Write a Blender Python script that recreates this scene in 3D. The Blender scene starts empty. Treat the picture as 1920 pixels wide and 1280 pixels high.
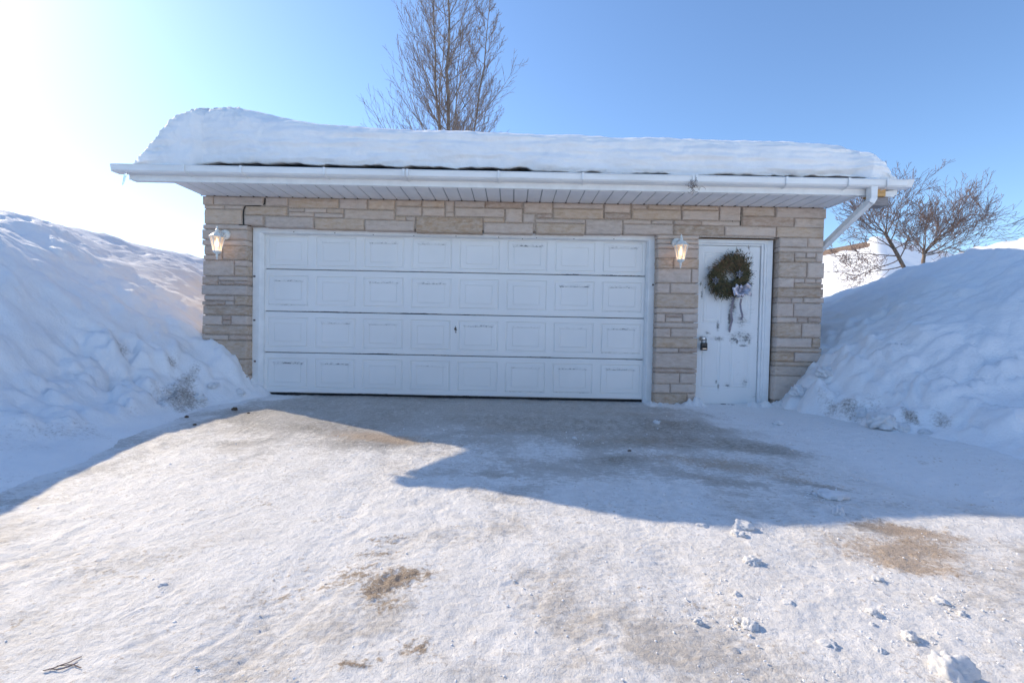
import bpy, bmesh, math, random
import numpy as np
from mathutils import Vector, Matrix

# ------------------------------------------------------------------ camera, world, sun, exposure
SC = bpy.context.scene
COL = SC.collection
CAM = np.array([0.0, -5.92, 0.86]); FPX = 880.0; PITCH = math.radians(1.3); ROLL = 0.020
_a = math.pi/2 - PITCH
CM = np.array([[1,0,0],[0,math.cos(_a),-math.sin(_a)],[0,math.sin(_a),math.cos(_a)]]) @ \
     np.array([[math.cos(ROLL),-math.sin(ROLL),0],[math.sin(ROLL),math.cos(ROLL),0],[0,0,1]])
cd = bpy.data.cameras.new('camera'); cam = bpy.data.objects.new('camera', cd); COL.objects.link(cam)
cd.sensor_width = 36.0; cd.lens = FPX/1920*36; cd.clip_start = 0.05; cd.clip_end = 3000
_m = Matrix.Identity(4)
for i in range(3):
    for j in range(3): _m[i][j] = CM[i][j]
    _m[i][3] = CAM[i]
cam.matrix_world = _m
SC.camera = cam

SUN_EL = math.radians(30.7); SUN_AZ = math.radians(58)      # degrees to the left of straight ahead (+Y)
to_sun = Vector((-math.sin(SUN_AZ)*math.cos(SUN_EL), math.cos(SUN_AZ)*math.cos(SUN_EL), math.sin(SUN_EL)))
world = bpy.data.worlds.new('World'); SC.world = world; world.use_nodes = True
wn = world.node_tree.nodes; wl = world.node_tree.links
sky = wn.new('ShaderNodeTexSky'); sky.sky_type = 'NISHITA'; sky.sun_disc = False
sky.sun_elevation = SUN_EL; sky.sun_rotation = -SUN_AZ
sky.air_density = 1.0; sky.dust_density = 0.33; sky.ozone_density = 4.8; sky.altitude = 200
bg = wn['Background']; wl.new(sky.outputs[0], bg.inputs[0]); bg.inputs[1].default_value = 0.135
sd = bpy.data.lights.new('sun', 'SUN'); sd.energy = 2.85; sd.angle = math.radians(0.5); sd.color = (1.0, 0.84, 0.62)
sun = bpy.data.objects.new('sun', sd); COL.objects.link(sun)
sun.rotation_euler = to_sun.to_track_quat('Z', 'Y').to_euler(); sun.location = (-20, 14, 20)
SC.view_settings.view_transform = 'Standard'; SC.view_settings.look = 'None'
SC.view_settings.gamma = 1; SC.view_settings.use_curve_mapping = False
SC.view_settings.exposure = 0.88
SC.cycles.max_bounces = 8; SC.cycles.transparent_max_bounces = 12
SC.cycles.use_denoising = True
SC.cycles.denoising_input_passes = 'RGB_ALBEDO_NORMAL'; SC.cycles.denoising_prefilter = 'ACCURATE'

# photograph measure -> place: a pixel of the 1920 wide photograph on an upright plane Y, or on a level Z
def _ray(px, py): return CM @ np.array([(px-960)/FPX, -(py-640)/FPX, -1.0])
def atY(px, py, Y=0.0):
    d = _ray(px, py); return CAM + (Y-CAM[1])/d[1]*d
def atZ(px, py, Z=0.0):
    d = _ray(px, py); return CAM + (Z-CAM[2])/d[2]*d

# ------------------------------------------------------------------ helpers
RNG = np.random.RandomState(7)
_P = RNG.permutation(512); _P = np.concatenate([_P, _P, _P]); _G = RNG.uniform(0, 2*np.pi, 2048)
def noise(x, y, seed=0):
    x = np.asarray(x, float); y = np.asarray(y, float)
    xi = np.floor(x).astype(int); yi = np.floor(y).astype(int); xf = x-xi; yf = y-yi
    u = xf*xf*xf*(xf*(xf*6-15)+10); v = yf*yf*yf*(yf*(yf*6-15)+10)
    def g(ix, iy, dx, dy):
        h = _P[(_P[(ix+seed*37) & 511] + iy + seed*11) & 511]
        a = _G[h]; return np.cos(a)*dx + np.sin(a)*dy
    n00 = g(xi, yi, xf, yf); n10 = g(xi+1, yi, xf-1, yf); n01 = g(xi, yi+1, xf, yf-1); n11 = g(xi+1, yi+1, xf-1, yf-1)
    return (n00*(1-u)+n10*u)*(1-v) + (n01*(1-u)+n11*u)*v
def fbm(x, y, oct=4, seed=0, gain=.5):
    s = 0; a = 1.0
    for o in range(oct):
        s = s + a*noise(x*2**o + 13.7*o, y*2**o - 7.3*o, seed+o); a *= gain
    return s
def sstep(a, b, x):
    t = np.clip((np.asarray(x, float)-a)/(b-a), 0, 1); return t*t*(3-2*t)

def tag(o, label=None, cat=None, group=None, kind=None):
    if label: o['label'] = label
    if cat: o['category'] = cat
    if group: o['group'] = group
    if kind: o['kind'] = kind
    return o
def empty(name, loc=(0,0,0)):
    o = bpy.data.objects.new(name, None); COL.objects.link(o); o.location = loc; o.empty_display_size = .1
    return o
class MB:
    """collects shapes; build() links them as one mesh object"""
    def __init__(s): s.v = []; s.f = []; s.m = []; s.cols = None
    def add(s, vs, fs, mi=0):
        n = len(s.v); s.v.extend([tuple(map(float, q)) for q in vs])
        s.f.extend([tuple(i+n for i in f) for f in fs]); s.m.extend([mi]*len(fs))
    def box(s, x0, y0, z0, x1, y1, z1, mi=0):
        s.add([(x0,y0,z0),(x1,y0,z0),(x1,y1,z0),(x0,y1,z0),(x0,y0,z1),(x1,y0,z1),(x1,y1,z1),(x0,y1,z1)],
              [(0,3,2,1),(4,5,6,7),(0,1,5,4),(1,2,6,5),(2,3,7,6),(3,0,4,7)], mi)
    def prism(s, poly, axis, a0, a1, mi=0):
        """extrude a 2D polygon along an axis"""
        n = len(poly)
        def mk(p, a):
            return {'x': (a, p[0], p[1]), 'y': (p[0], a, p[1]), 'z': (p[0], p[1], a)}[axis]
        vs = [mk(p, a0) for p in poly]+[mk(p, a1) for p in poly]
        s.add(vs, [tuple(range(n))[::-1], tuple(range(n, 2*n))]+[(i, (i+1) % n, n+(i+1) % n, n+i) for i in range(n)], mi)
    def tube(s, pts, rad, sides=5, mi=0, cap=True):
        pts = [Vector(p) for p in pts]; n = len(pts)
        if not hasattr(rad, '__len__'): rad = [rad]*n
        up = Vector((.31, .17, .93)); vs = []; fs = []
        for i, p in enumerate(pts):
            d = (pts[min(i+1, n-1)]-pts[max(i-1, 0)])
            d = d.normalized() if d.length > 1e-9 else Vector((0,0,1))
            a = d.cross(up)
            if a.length < 1e-3: a = d.cross(Vector((1,0,0)))
            a.normalize(); b = d.cross(a)
            for k in range(sides):
                t = 2*math.pi*k/sides; vs.append(p+(a*math.cos(t)+b*math.sin(t))*rad[i])
        for i in range(n-1):
            for k in range(sides):
                k2 = (k+1) % sides
                fs.append((i*sides+k, i*sides+k2, (i+1)*sides+k2, (i+1)*sides+k))
        if cap: fs.append(tuple(range(sides))[::-1]); fs.append(tuple(range((n-1)*sides, n*sides)))
        s.add(vs, fs, mi)
    def lathe(s, prof, c, sides=16, mi=0, axis='z', phase=0):
        """prof: list of (radius, height) round the axis through c"""
        vs = []; n = len(prof)
        for r, h in prof:
            for k in range(sides):
                t = 2*math.pi*k/sides+phase; a, b = r*math.cos(t), r*math.sin(t)
                q = (a, b, h) if axis == 'z' else ((a, h, b) if axis == 'y' else (h, a, b))
                vs.append((c[0]+q[0], c[1]+q[1], c[2]+q[2]))
        fs = [(i*sides+k, i*sides+(k+1) % sides, (i+1)*sides+(k+1) % sides, (i+1)*sides+k) for i in range(n-1) for k in range(sides)]
        fs += [tuple(range(sides))[::-1], tuple(range((n-1)*sides, n*sides))]
        s.add(vs, fs, mi)
    def build(s, name, mats, parent=None, smooth=False, bevel=0, recalc=True, loc=None):
        me = bpy.data.meshes.new(name); me.from_pydata(s.v, [], s.f)
        for m in (mats if isinstance(mats, (list, tuple)) else [mats]): me.materials.append(m)
        me.polygons.foreach_set('material_index', s.m)
        if recalc:
            b = bmesh.new(); b.from_mesh(me); bmesh.ops.recalc_face_normals(b, faces=b.faces); b.to_mesh(me); b.free()
        if smooth: me.polygons.foreach_set('use_smooth', [True]*len(me.polygons))
        o = bpy.data.objects.new(name, me); COL.objects.link(o)
        if loc is not None: o.location = loc
        if parent: o.parent = parent; o.matrix_parent_inverse = Matrix.Translation(-Vector(parent_world(parent)))
        if bevel:
            md = o.modifiers.new('bevel', 'BEVEL'); md.width = bevel; md.segments = 2; md.limit_method = 'ANGLE'
        return o
def parent_world(p):
    v = Vector(p.location)
    if p.parent: v = Vector((0,0,0)) if p.type == 'MESH' else v
    return v
def grid_mesh(name, X, Y, Z, mat, attrs=None, parent=None, smooth=True):
    """X,Y,Z 2D arrays -> one mesh sheet; attrs: name -> array"""
    n, m = X.shape; me = bpy.data.meshes.new(name)
    co = np.stack([X, Y, Z], -1).reshape(-1, 3)
    idx = np.arange(n*m).reshape(n, m)
    q = np.stack([idx[:-1,:-1], idx[:-1,1:], idx[1:,1:], idx[1:,:-1]], -1).reshape(-1)
    nf = (n-1)*(m-1)
    me.vertices.add(n*m); me.vertices.foreach_set('co', co.ravel().astype(np.float32))
    me.loops.add(nf*4); me.loops.foreach_set('vertex_index', q.astype(np.int32))
    me.polygons.add(nf); me.polygons.foreach_set('loop_start', np.arange(0, nf*4, 4, dtype=np.int32))
    me.polygons.foreach_set('loop_total', np.full(nf, 4, np.int32))
    me.update(calc_edges=True); me.validate()
    me.polygons.foreach_set('use_smooth', np.full(nf, smooth))
    for k, a in (attrs or {}).items():
        at = me.attributes.new(k, 'FLOAT', 'POINT'); at.data.foreach_set('value', np.asarray(a, np.float32).ravel())
    me.materials.append(mat)
    o = bpy.data.objects.new(name, me); COL.objects.link(o)
    if parent: o.parent = parent; o.matrix_parent_inverse = Matrix.Translation(-Vector(parent.location))
    return o

# ------------------------------------------------------------------ materials
class NT:
    def __init__(s, name):
        s.mat = bpy.data.materials.new(name); s.mat.use_nodes = True
        s.t = s.mat.node_tree; s.n = s.t.nodes; s.p = s.n['Principled BSDF']; s.tc = s.n.new('ShaderNodeTexCoord')
    def L(s, a, b): s.t.links.new(a, b)
    def noise(s, scale, detail=4, rough=.55, stretch=None, vec=None):
        nd = s.n.new('ShaderNodeTexNoise'); nd.inputs['Scale'].default_value = scale
        nd.inputs['Detail'].default_value = detail; nd.inputs['Roughness'].default_value = rough
        src = vec or s.tc.outputs['Object']
        if stretch:
            mp = s.n.new('ShaderNodeMapping'); mp.inputs['Scale'].default_value = stretch; s.L(src, mp.inputs[0]); src = mp.outputs[0]
        s.L(src, nd.inputs['Vector']); return nd.outputs['Fac']
    def ramp(s, fac, a, b, ca=0, cb=1):
        m = s.n.new('ShaderNodeMapRange'); m.interpolation_type = 'SMOOTHSTEP'
        m.inputs[1].default_value = a; m.inputs[2].default_value = b; m.inputs[3].default_value = ca; m.inputs[4].default_value = cb
        s.L(fac, m.inputs[0]); return m.outputs[0]
    def math(s, op, a, b):
        m = s.n.new('ShaderNodeMath'); m.operation = op
        for i, q in enumerate((a, b)):
            if isinstance(q, (int, float)): m.inputs[i].default_value = q
            else: s.L(q, m.inputs[i])
        return m.outputs[0]
    def mix(s, fac, a, b):
        m = s.n.new('ShaderNodeMix'); m.data_type = 'RGBA'
        if isinstance(fac, (int, float)): m.inputs[0].default_value = fac
        else: s.L(fac, m.inputs[0])
        for sock, q in ((m.inputs[6], a), (m.inputs[7], b)):
            if isinstance(q, tuple): sock.default_value = (*q, 1)
            else: s.L(q, sock)
        return m.outputs[2]
    def attr(s, name, out='Fac'):
        a = s.n.new('ShaderNodeAttribute'); a.attribute_name = name; return a.outputs[out]
    def bump(s, h, strength=.3, dist=.01, chain=None):
        b = s.n.new('ShaderNodeBump'); b.inputs['Strength'].default_value = strength; b.inputs['Distance'].default_value = dist
        s.L(h, b.inputs['Height'])
        if chain: s.L(chain, b.inputs['Normal'])
        return b.outputs[0]
    def set(s, color=None, rough=None, normal=None, spec=.3, metal=None):
        p = s.p
        if color is not None:
            if isinstance(color, tuple): p.inputs['Base Color'].default_value = (*color, 1)
            else: s.L(color, p.inputs['Base Color'])
        if rough is not None:
            if isinstance(rough, (int, float)): p.inputs['Roughness'].default_value = rough
            else: s.L(rough, p.inputs['Roughness'])
        if normal is not None: s.L(normal, p.inputs['Normal'])
        p.inputs['Specular IOR Level'].default_value = spec
        if metal is not None: p.inputs['Metallic'].default_value = metal
        return s.mat
def simple(name, col, rough=.5, var=.15, scale=30, bump=.1, spec=.3, metal=None, stretch=None):
    t = NT(name); f = t.noise(scale, 4, .6, stretch)
    lo = tuple(c*(1-var) for c in col); hi = tuple(min(1, c*(1+var)) for c in col)
    c = t.mix(t.ramp(f, .3, .7), lo, hi)
    return t.set(c, rough, t.bump(f, bump, .004) if bump else None, spec, metal)

def m_snow(name, dirt=True, fine=1.0):
    t = NT(name)
    f1 = t.noise(2.2, 5, .6); f2 = t.noise(45, 4, .65); f3 = t.noise(220, 2, .5)
    c = t.mix(t.ramp(f1, .35, .65), (.86,.865,.875), (.925,.92,.915))
    if dirt:
        d = t.attr('dirt'); n = t.noise(38, 5, .7)
        k = t.ramp(t.math('ADD', t.math('MULTIPLY', d, .75), t.math('MULTIPLY', n, .9)), .60, 1.05, 0, .9)
        c = t.mix(k, c, t.mix(t.ramp(t.noise(90, 2), .4, .6), (.16,.13,.105), (.42,.37,.32)))
    nb = t.bump(t.noise(14, 6, .65), .30*fine, .04); nb = t.bump(f2, .5*fine, .015, nb); nb = t.bump(f3, .35*fine, .004, nb)
    return t.set(c, .62, nb, .25)
M = {}
M['snow'] = m_snow('bank_snow')
M['roofsnow'] = m_snow('roof_snow', False, .8)
M['lump'] = m_snow('lump_snow', False, 1.0)

def m_drive():
    t = NT('icy_driveway')
    ice = t.attr('ice'); dirt = t.attr('dirt'); sand = t.attr('sand')
    n0 = t.noise(3.1, 6, .6); n1 = t.noise(11, 7, .68); n2 = t.noise(48, 6, .72); n3 = t.noise(240, 3, .6); n4 = t.noise(17, 9, .74, (1.0, 2.4, 1)); n5 = t.noise(6, 8, .75, (1.6, .5, 1))
    sub = lambda f, k: t.math('MULTIPLY', t.math('SUBTRACT', f, .5), k)
    add = lambda *q: q[0] if len(q) == 1 else t.math('ADD', q[0], add(*q[1:]))
    snow = t.mix(t.ramp(n1, .30, .70), (.76,.735,.705), (.89,.87,.845))
    # thin, half melted crust: greyer and a little tan
    c = t.mix(t.ramp(add(t.attr('mottle'), sub(n4, 1.5), sub(n2, .8)), .10, .85, 0, .85), snow, (.47,.425,.375))
    fr = t.attr('fresh')
    c = t.mix(t.math('MULTIPLY', t.ramp(add(fr, sub(n4, 1.2), sub(n2, .6)), .25, .8), .9), c, (.89,.885,.875))
    icec = t.mix(t.ramp(add(n4, sub(n2, .5), sub(n5, .6)), .34, .66), (.22,.185,.14), (.56,.53,.495))
    n6 = t.noise(34, 7, .78, (.6, 1.6, 1))
    icec = t.mix(t.ramp(add(n6, sub(n0, .35)), .575, .66, 0, .8), icec, (.82,.81,.79))
    k = t.ramp(add(ice, sub(n4, 1.7), sub(n5, 1.1), sub(n2, .5)), .24, .66)
    c = t.mix(k, c, icec)
    pk = t.ramp(add(sand, sub(n2, 1.5), sub(n1, 1.0)), .12, .85)
    c = t.mix(t.math('MULTIPLY', pk, .85), c, t.mix(t.ramp(n3, .35, .65), (.30,.205,.125), (.56,.43,.31)))
    kd = t.ramp(add(dirt, sub(n2, 2.2), sub(n1, 1.4)), .18, .75)
    c = t.mix(t.math('MULTIPLY', kd, .9), c, t.mix(t.ramp(add(n3, sub(n2, 1.2)), .35, .65), (.11,.07,.04), (.42,.31,.21)))
    v = t.n.new('ShaderNodeTexVoronoi'); v.inputs['Scale'].default_value = 70; t.L(t.tc.outputs['Object'], v.inputs['Vector'])
    sp = t.math('MULTIPLY', t.ramp(v.outputs['Distance'], .10, .18, 1, 0), t.ramp(add(sand, t.math('MULTIPLY', dirt, .8), sub(n1, 1.5)), .22, .5))
    c = t.mix(t.math('MULTIPLY', sp, .85), c, (.08,.058,.04))
    r = t.ramp(k, 0, 1, .6, .30)
    nb = t.bump(n1, .35, .03); nb = t.bump(n2, .75, .014, nb); nb = t.bump(n3, .5, .004, nb)
    return t.set(c, r, nb, .3)
M['drive'] = m_drive()

def m_stone():
    t = NT('ashlar_stone'); a = t.attr('stone', 'Color')
    f1 = t.noise(28, 6, .7, (.35, 1, 1)); f2 = t.noise(160, 4, .65); f3 = t.noise(7, 3)
    c = t.mix(t.ramp(f1, .38, .66, 0, .5), a, (.72,.62,.54))
    c = t.mix(t.ramp(f1, .32, .46, .35, 0), c, (.34,.245,.175))
    c = t.mix(t.ramp(f3, .3, .7, 0, .25), c, (.52,.45,.40))
    c = t.mix(t.ramp(f2, .3, .7, .18, 0), c, (.26,.22,.19))
    nb = t.bump(f1, .5, .01); nb = t.bump(f2, .4, .004, nb)
    return t.set(c, .85, nb, .2)
M['stone'] = m_stone()
M['mortar'] = simple('mortar', (.45,.37,.305), .9, .2, 60, .3)
M['crack'] = simple('open_joint', (.03,.027,.025), .95, .2, 40, 0)
M['trim'] = simple('white_trim_paint', (.82,.82,.81), .42, .05, 6, .06)
M['gutter'] = simple('white_gutter_metal', (.83,.83,.82), .38, .06, 5, .06, stretch=(.4, 1, 3))
M['soffit'] = simple('soffit_vinyl', (.84,.835,.83), .5, .04, 4, .05)
M['soffit_gap'] = simple('soffit_channel', (.42,.43,.45), .6, .1, 20, 0)
M['shingle'] = simple('dark_shingle', (.06,.058,.058), .9, .4, 60, .5)
M['black'] = simple('black_rubber', (.015,.015,.016), .6, .2, 50, .1)
M['blackbox'] = simple('black_lockbox', (.02,.02,.022), .35, .2, 50, .05, spec=.5)
M['chrome'] = simple('nickel', (.62,.60,.57), .22, .1, 30, 0, metal=1.0)
M['rust'] = simple('rusty_bolt', (.16,.13,.12), .6, .4, 200, .2)
M['pine_wood'] = simple('raw_pine', (.60,.36,.15), .7, .25, 18, .2, stretch=(.3, 1, 4))
M['grey_wood'] = simple('weathered_board', (.27,.25,.25), .85, .25, 30, .3, stretch=(.3, 1, 4))
M['lintel_wood'] = simple('bare_lintel_wood', (.36,.22,.11), .8, .4, 40, .3, stretch=(.3, 1, 3))
M['lampwhite'] = simple('lantern_white', (.74,.75,.72), .4, .05, 20, .05)

def m_door(name, flake=(.16,.16,.165), base=(.83,.815,.79)):
    t = NT(name); w = t.attr('wear')
    n1 = t.noise(9, 4, .6, (1, 1, 7)); n2 = t.noise(95, 6, .75, (.45, 1, 1.5)); n3 = t.noise(1.1, 3)
    s = t.math('ADD', t.math('MULTIPLY', w, .80), t.math('ADD', t.math('MULTIPLY', t.math('SUBTRACT', n2, .5), 1.15), t.math('MULTIPLY', t.math('SUBTRACT', n1, .5), .7)))
    k = t.ramp(s, .42, .47)
    c = t.mix(t.ramp(n3, .3, .7), tuple(b*.97 for b in base), tuple(min(1, b*1.03) for b in base))
    soil = t.ramp(s, .18, .38, 0, .35)
    c = t.mix(soil, c, (.46,.44,.42)); c = t.mix(k, c, flake)
    return t.set(c, .42, t.bump(t.math('SUBTRACT', t.noise(40, 4), t.math('MULTIPLY', k, 1.0)), .12, .003), .35)
M['gdoor'] = m_door('garage_door_paint')
M['edoor'] = m_door('entry_door_paint', (.20,.20,.195), (.82,.815,.80))

def m_bark(name, a, b):
    t = NT(name); f = t.noise(14, 5, .65, (1, 1, .25)); return t.set(t.mix(t.ramp(f, .35, .65), a, b), .8, t.bump(f, .3, .01), .2)
M['bark'] = m_bark('grey_bark', (.14,.115,.095), (.33,.27,.22))
M['twig'] = m_bark('twig_bark', (.15,.115,.10), (.27,.205,.17))
M['bark2'] = m_bark('brown_bark', (.10,.075,.06), (.24,.18,.14))
M['twig2'] = m_bark('red_twig', (.15,.105,.095), (.26,.19,.165))
M['leaf'] = simple('dry_leaf', (.14,.09,.055), .8, .4, 60, .2)
M['needle_olive'] = simple('needle_olive', (.105,.09,.038), .7, .4, 40, 0)
M['needle_brown'] = simple('needle_brown', (.15,.095,.05), .75, .4, 40, 0)
M['needle_green'] = simple('needle_green', (.04,.046,.026), .7, .4, 40, 0)
M['dark_twig'] = simple('dark_twig', (.035,.027,.022), .8, .3, 40, 0)
M['silver'] = simple('silver_ribbon', (.40,.385,.44), .30, .2, 30, .2, metal=.7)
M['ribbon_dark'] = simple('grey_ribbon', (.20,.185,.22), .4, .3, 60, .2, metal=.25)
M['house_wall'] = simple('pale_siding', (.66,.63,.62), .7, .1, 4, .1)
M['house_roof'] = simple('brown_shingle', (.22,.155,.115), .9, .3, 8, .4)
t = NT('ice'); t.set((.80,.88,.95), .08, None, .5); t.p.inputs['Transmission Weight'].default_value = .7; t.p.inputs['IOR'].default_value = 1.31; M['ice'] = t.mat
# lantern glass lets the bulb's light through; bulb gives off light
t = NT('lantern_glass'); tr = t.n.new('ShaderNodeBsdfTransparent'); tl = t.n.new('ShaderNodeBsdfTranslucent'); gl = t.n.new('ShaderNodeBsdfGlossy')
tl.inputs[0].default_value = (.95,.92,.87,1); gl.inputs['Roughness'].default_value = .15
m1 = t.n.new('ShaderNodeMixShader'); m1.inputs[0].default_value = .38; t.L(tr.outputs[0], m1.inputs[1]); t.L(tl.outputs[0], m1.inputs[2])
m2 = t.n.new('ShaderNodeMixShader'); m2.inputs[0].default_value = .12; t.L(m1.outputs[0], m2.inputs[1]); t.L(gl.outputs[0], m2.inputs[2])
t.L(m2.outputs[0], t.n['Material Output'].inputs[0]); M['glass'] = t.mat
t = NT('bulb'); t.set((1,.85,.6), .4); t.p.inputs['Emission Color'].default_value = (1,.60,.27,1); t.p.inputs['Emission Strength'].default_value = 1.8; M['bulb'] = t.mat

# ------------------------------------------------------------------ ground
def base_z(x, y):
    """driveway surface without its small roughness: falls gently away from the garage"""
    return -0.035 + 0.022*np.minimum(y, 0)
def on_ground(px, py):
    p = atZ(px, py, -.05)
    for _ in range(4): p = atZ(px, py, float(base_z(p[0], p[1])))
    return p
g = np.array([-600., 600.]); GX, GY = np.meshgrid(np.linspace(-600, 600, 41), np.linspace(-600, 600, 41))
o = grid_mesh('ground', GX, GY, np.full_like(GX, -.9), M['lump']); tag(o, 'flat snow covered ground around the garage', 'ground', kind='structure')

def spaced(a, b, f, lo, hi):
    out = [a]
    while out[-1] < b:
        out.append(out[-1] + lo + (hi-lo)*float(np.clip(f(out[-1]), 0, 1)))
    return np.array(out)
def blob(x, y, px, py, rx, ry, rot=0, amp=1.0):
    """a soft patch centred on a photographed stain; radii in metres"""
    c = on_ground(px, py); dx = x-c[0]; dy = y-c[1]; ca, sa = math.cos(rot), math.sin(rot)
    return amp*np.exp(-(((dx*ca+dy*sa)/rx)**2 + ((-dx*sa+dy*ca)/ry)**2))
ys = spaced(-6.6, .26, lambda q: (abs(q+4.6)-.4)/4.0, .0075, .022)
xs = spaced(-4.6, 5.3, lambda q: (abs(q)-1.2)/3.5, .009, .022)
xs = np.concatenate([[-14,-9,-6.5,-5.2], xs, [6,7.5,10,14]]); ys = np.concatenate([[-26,-20,-15,-12,-10,-8.5,-7.5,-7], ys])   # runs on behind the viewer
X, Y = np.meshgrid(xs, ys)
SX = X + .05*fbm(X*7, Y*7, 4, 11, .6) + .02*fbm(X*30, Y*30, 2, 13); SY = Y + .05*fbm(X*7+4, Y*7, 4, 12, .6) + .02*fbm(X*30+4, Y*30, 2, 14)
wx = X + .12*fbm(X*1.7, Y*1.7, 3, 21); wy = Y + .12*fbm(X*1.7+9, Y*1.7, 3, 25)
ice = .62*sstep(-3.6, -.9, Y + .7*fbm(wx*.8, wy*.8, 3, 3))*(1-sstep(2.0, 3.4, X+.5*fbm(X, Y, 2, 5)))
ice = np.maximum(ice, .40*sstep(-2.2, -2.7, X)*sstep(-4.4, -3.2, Y)*(1-sstep(-1.2, -.6, Y)))
ice += .30*np.clip(fbm(wx*1.3+.5*wy, wy*1.6, 4, 8), 0, 1)*sstep(-5.4, -4.2, Y)
for b in [(1200,830,.55,.16,.1,.5),(1290,800,.45,.14,-.3,.5),(1430,840,.5,.15,-.3,.45),(1150,860,.35,.12,.2,.4),(980,790,.7,.18,0,.4),(1350,900,.3,.1,-.4,.4),(1540,912,.22,.05,-.5,.6),(1650,990,.18,.08,0,.9),(1100,880,1.0,.25,.1,.35),(1430,835,.6,.2,-.3,.35),(1180,800,1.2,.25,0,.35),(560,800,.6,.2,0,.2),(930,890,.18,.06,0,.35),(720,830,.4,.12,0,.35),(450,830,.3,.12,.4,.25)]:
    ice += blob(SX, SY, *b)
fl = np.interp(Y, [-7.5,-5,-3.1,-1.8,-1.0,-.3,0,.3], [-2.9,-3.1,-3.36,-3.52,-3.50,-3.30,-3.15,-3.15])
nf = .35*fbm(wx*1.6, wy*1.6, 4, 77)
fresh = np.maximum(1-sstep(-.05, .75, X-fl+nf), sstep(1.5, 2.9, X+1.1*nf+.25*Y+.4)*.9)*sstep(-4.6, -3.7, Y)
fresh = np.maximum(fresh, sstep(.5, -.1, X-fl+nf))
ice = ice*(1-.85*fresh)
sand = np.zeros_like(X); dirt = np.zeros_like(X)
for b in [(1700,995,.16,.06,-.3,.9),(1735,1030,.16,.06,-.3,.7),(1640,1035,.17,.07,-.4,.55),(1720,1065,.13,.05,-.3,.55),(700,818,.35,.12,-.2,.6),(730,823,.2,.07,-.2,.4),(1200,825,.5,.12,.05,.35),(1290,860,.4,.1,-.3,.35),(1410,880,.35,.1,-.3,.3),(980,800,.6,.12,0,.25),(1180,775,.4,.08,0,.3),(1520,905,.2,.05,-.5,.35)]:
    b = (b[0], b[1], b[2]*1.4, b[3]*1.6, b[4], b[5]*1.2); sand += blob(SX, SY, *b)
for b in [(735,1092,.11,.075,.5,.72),(778,1075,.08,.05,.2,.62),(712,1035,.09,.05,.2,.5),(700,1118,.06,.05,.8,.62),(750,1008,.12,.035,.2,.42),(700,1065,.17,.11,.5,.34),(735,1135,.07,.05,.3,.45),(640,1090,.07,.03,.6,.18),(785,1208,.06,.035,.3,.7),(655,1250,.07,.035,.6,.75),(500,1120,.12,.04,.6,.14),(470,935,.2,.04,.4,.15),(425,950,.25,.04,.4,.18),(180,970,.2,.03,.3,.2),(850,870,.1,.03,0,.3),(1055,1100,.06,.04,0,.2),(1090,980,.05,.02,0,.35),(960,865,.1,.04,0,.35),(1620,1255,.05,.03,0,.1),(30,1170,.02,.04,.4,.45),(300,1050,.12,.04,.4,.15),(560,1060,.12,.05,.4,.2),(1310,1130,.3,.04,0,.15)]:
    dirt += blob(SX, SY, *b)
dirt += .30*np.clip(fbm(wx*2.0, wy*3.0, 4, 31)-.15, 0, 1)
mottle = np.clip(.5+1.1*fbm(wx*1.9, wy*2.4, 5, 33, .6), 0, 1)*np.clip(.55+.9*fbm(wx*.5, wy*.5, 2, 36), 0, 1)
rough = 1-.72*np.clip(ice*1.1, 0, 1)
Z = base_z(X, Y) + .010*fbm(wx*2.2, wy*2.2, 3, 40)
lump = fbm(wx*9, wy*9, 4, 44, .55); crust = np.abs(fbm(wx*16, wy*16, 3, 47))
Z += rough*(.0062*lump*(1+1.2*np.clip(fbm(wx*1.1, wy*1.1, 2, 52), -.6, 1)) + .005*np.clip(.25-crust, 0, 1) + .0026*fbm(X*40, Y*40, 3, 50, .6))
clod = np.clip(fbm(X*17+3, Y*17, 3, 54)-.5, 0, 1); Z += .030*clod*rough*sstep(-.5, 1.2, X+.6*fbm(X*.7, Y*.7, 2, 56))
# shallow tyre ruts curving to the door
for cx, amp in ((-.9,.010),(.75,.010),(1.5,.006)):
    path = cx + .05*(Y+5.5)**1.6*np.where(Y > -5.5, 1, 0)*0 + .12*np.sin(Y*.9+cx)
    d = X-path; tread = .35*np.sin((Y+.6*np.abs(d))*2*math.pi/.045)*np.exp(-(d/.07)**2)
    Z -= amp*np.exp(-(d/.11)**2)*(.8+.4*tread)*sstep(-.6, -1.6, Y)
scr = np.zeros_like(X); rr0 = random.Random(9)
LN = [((430,1262),(660,1080),.014,.5),((560,1240),(700,1110),.010,.35),((855,1279),(1120,1010),.02,.4),((300,1279),(470,1150),.012,.6),((180,1240),(360,1170),.012,.5),((1010,1230),(1140,1180),.012,.5)]
for _ in range(46):
    px, py = rr0.uniform(20, 1900), rr0.uniform(790, 1270); k = rr0.uniform(-.3, .3)-(px-960)/2600*-1; L = rr0.uniform(30, 150)
    LN.append(((px, py), (px+L, py-L*(.45 if px < 800 else -.15 if px > 1200 else .2)*rr0.uniform(.5, 1.4)), rr0.uniform(.004, .009), rr0.uniform(.2, .6)))
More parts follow.
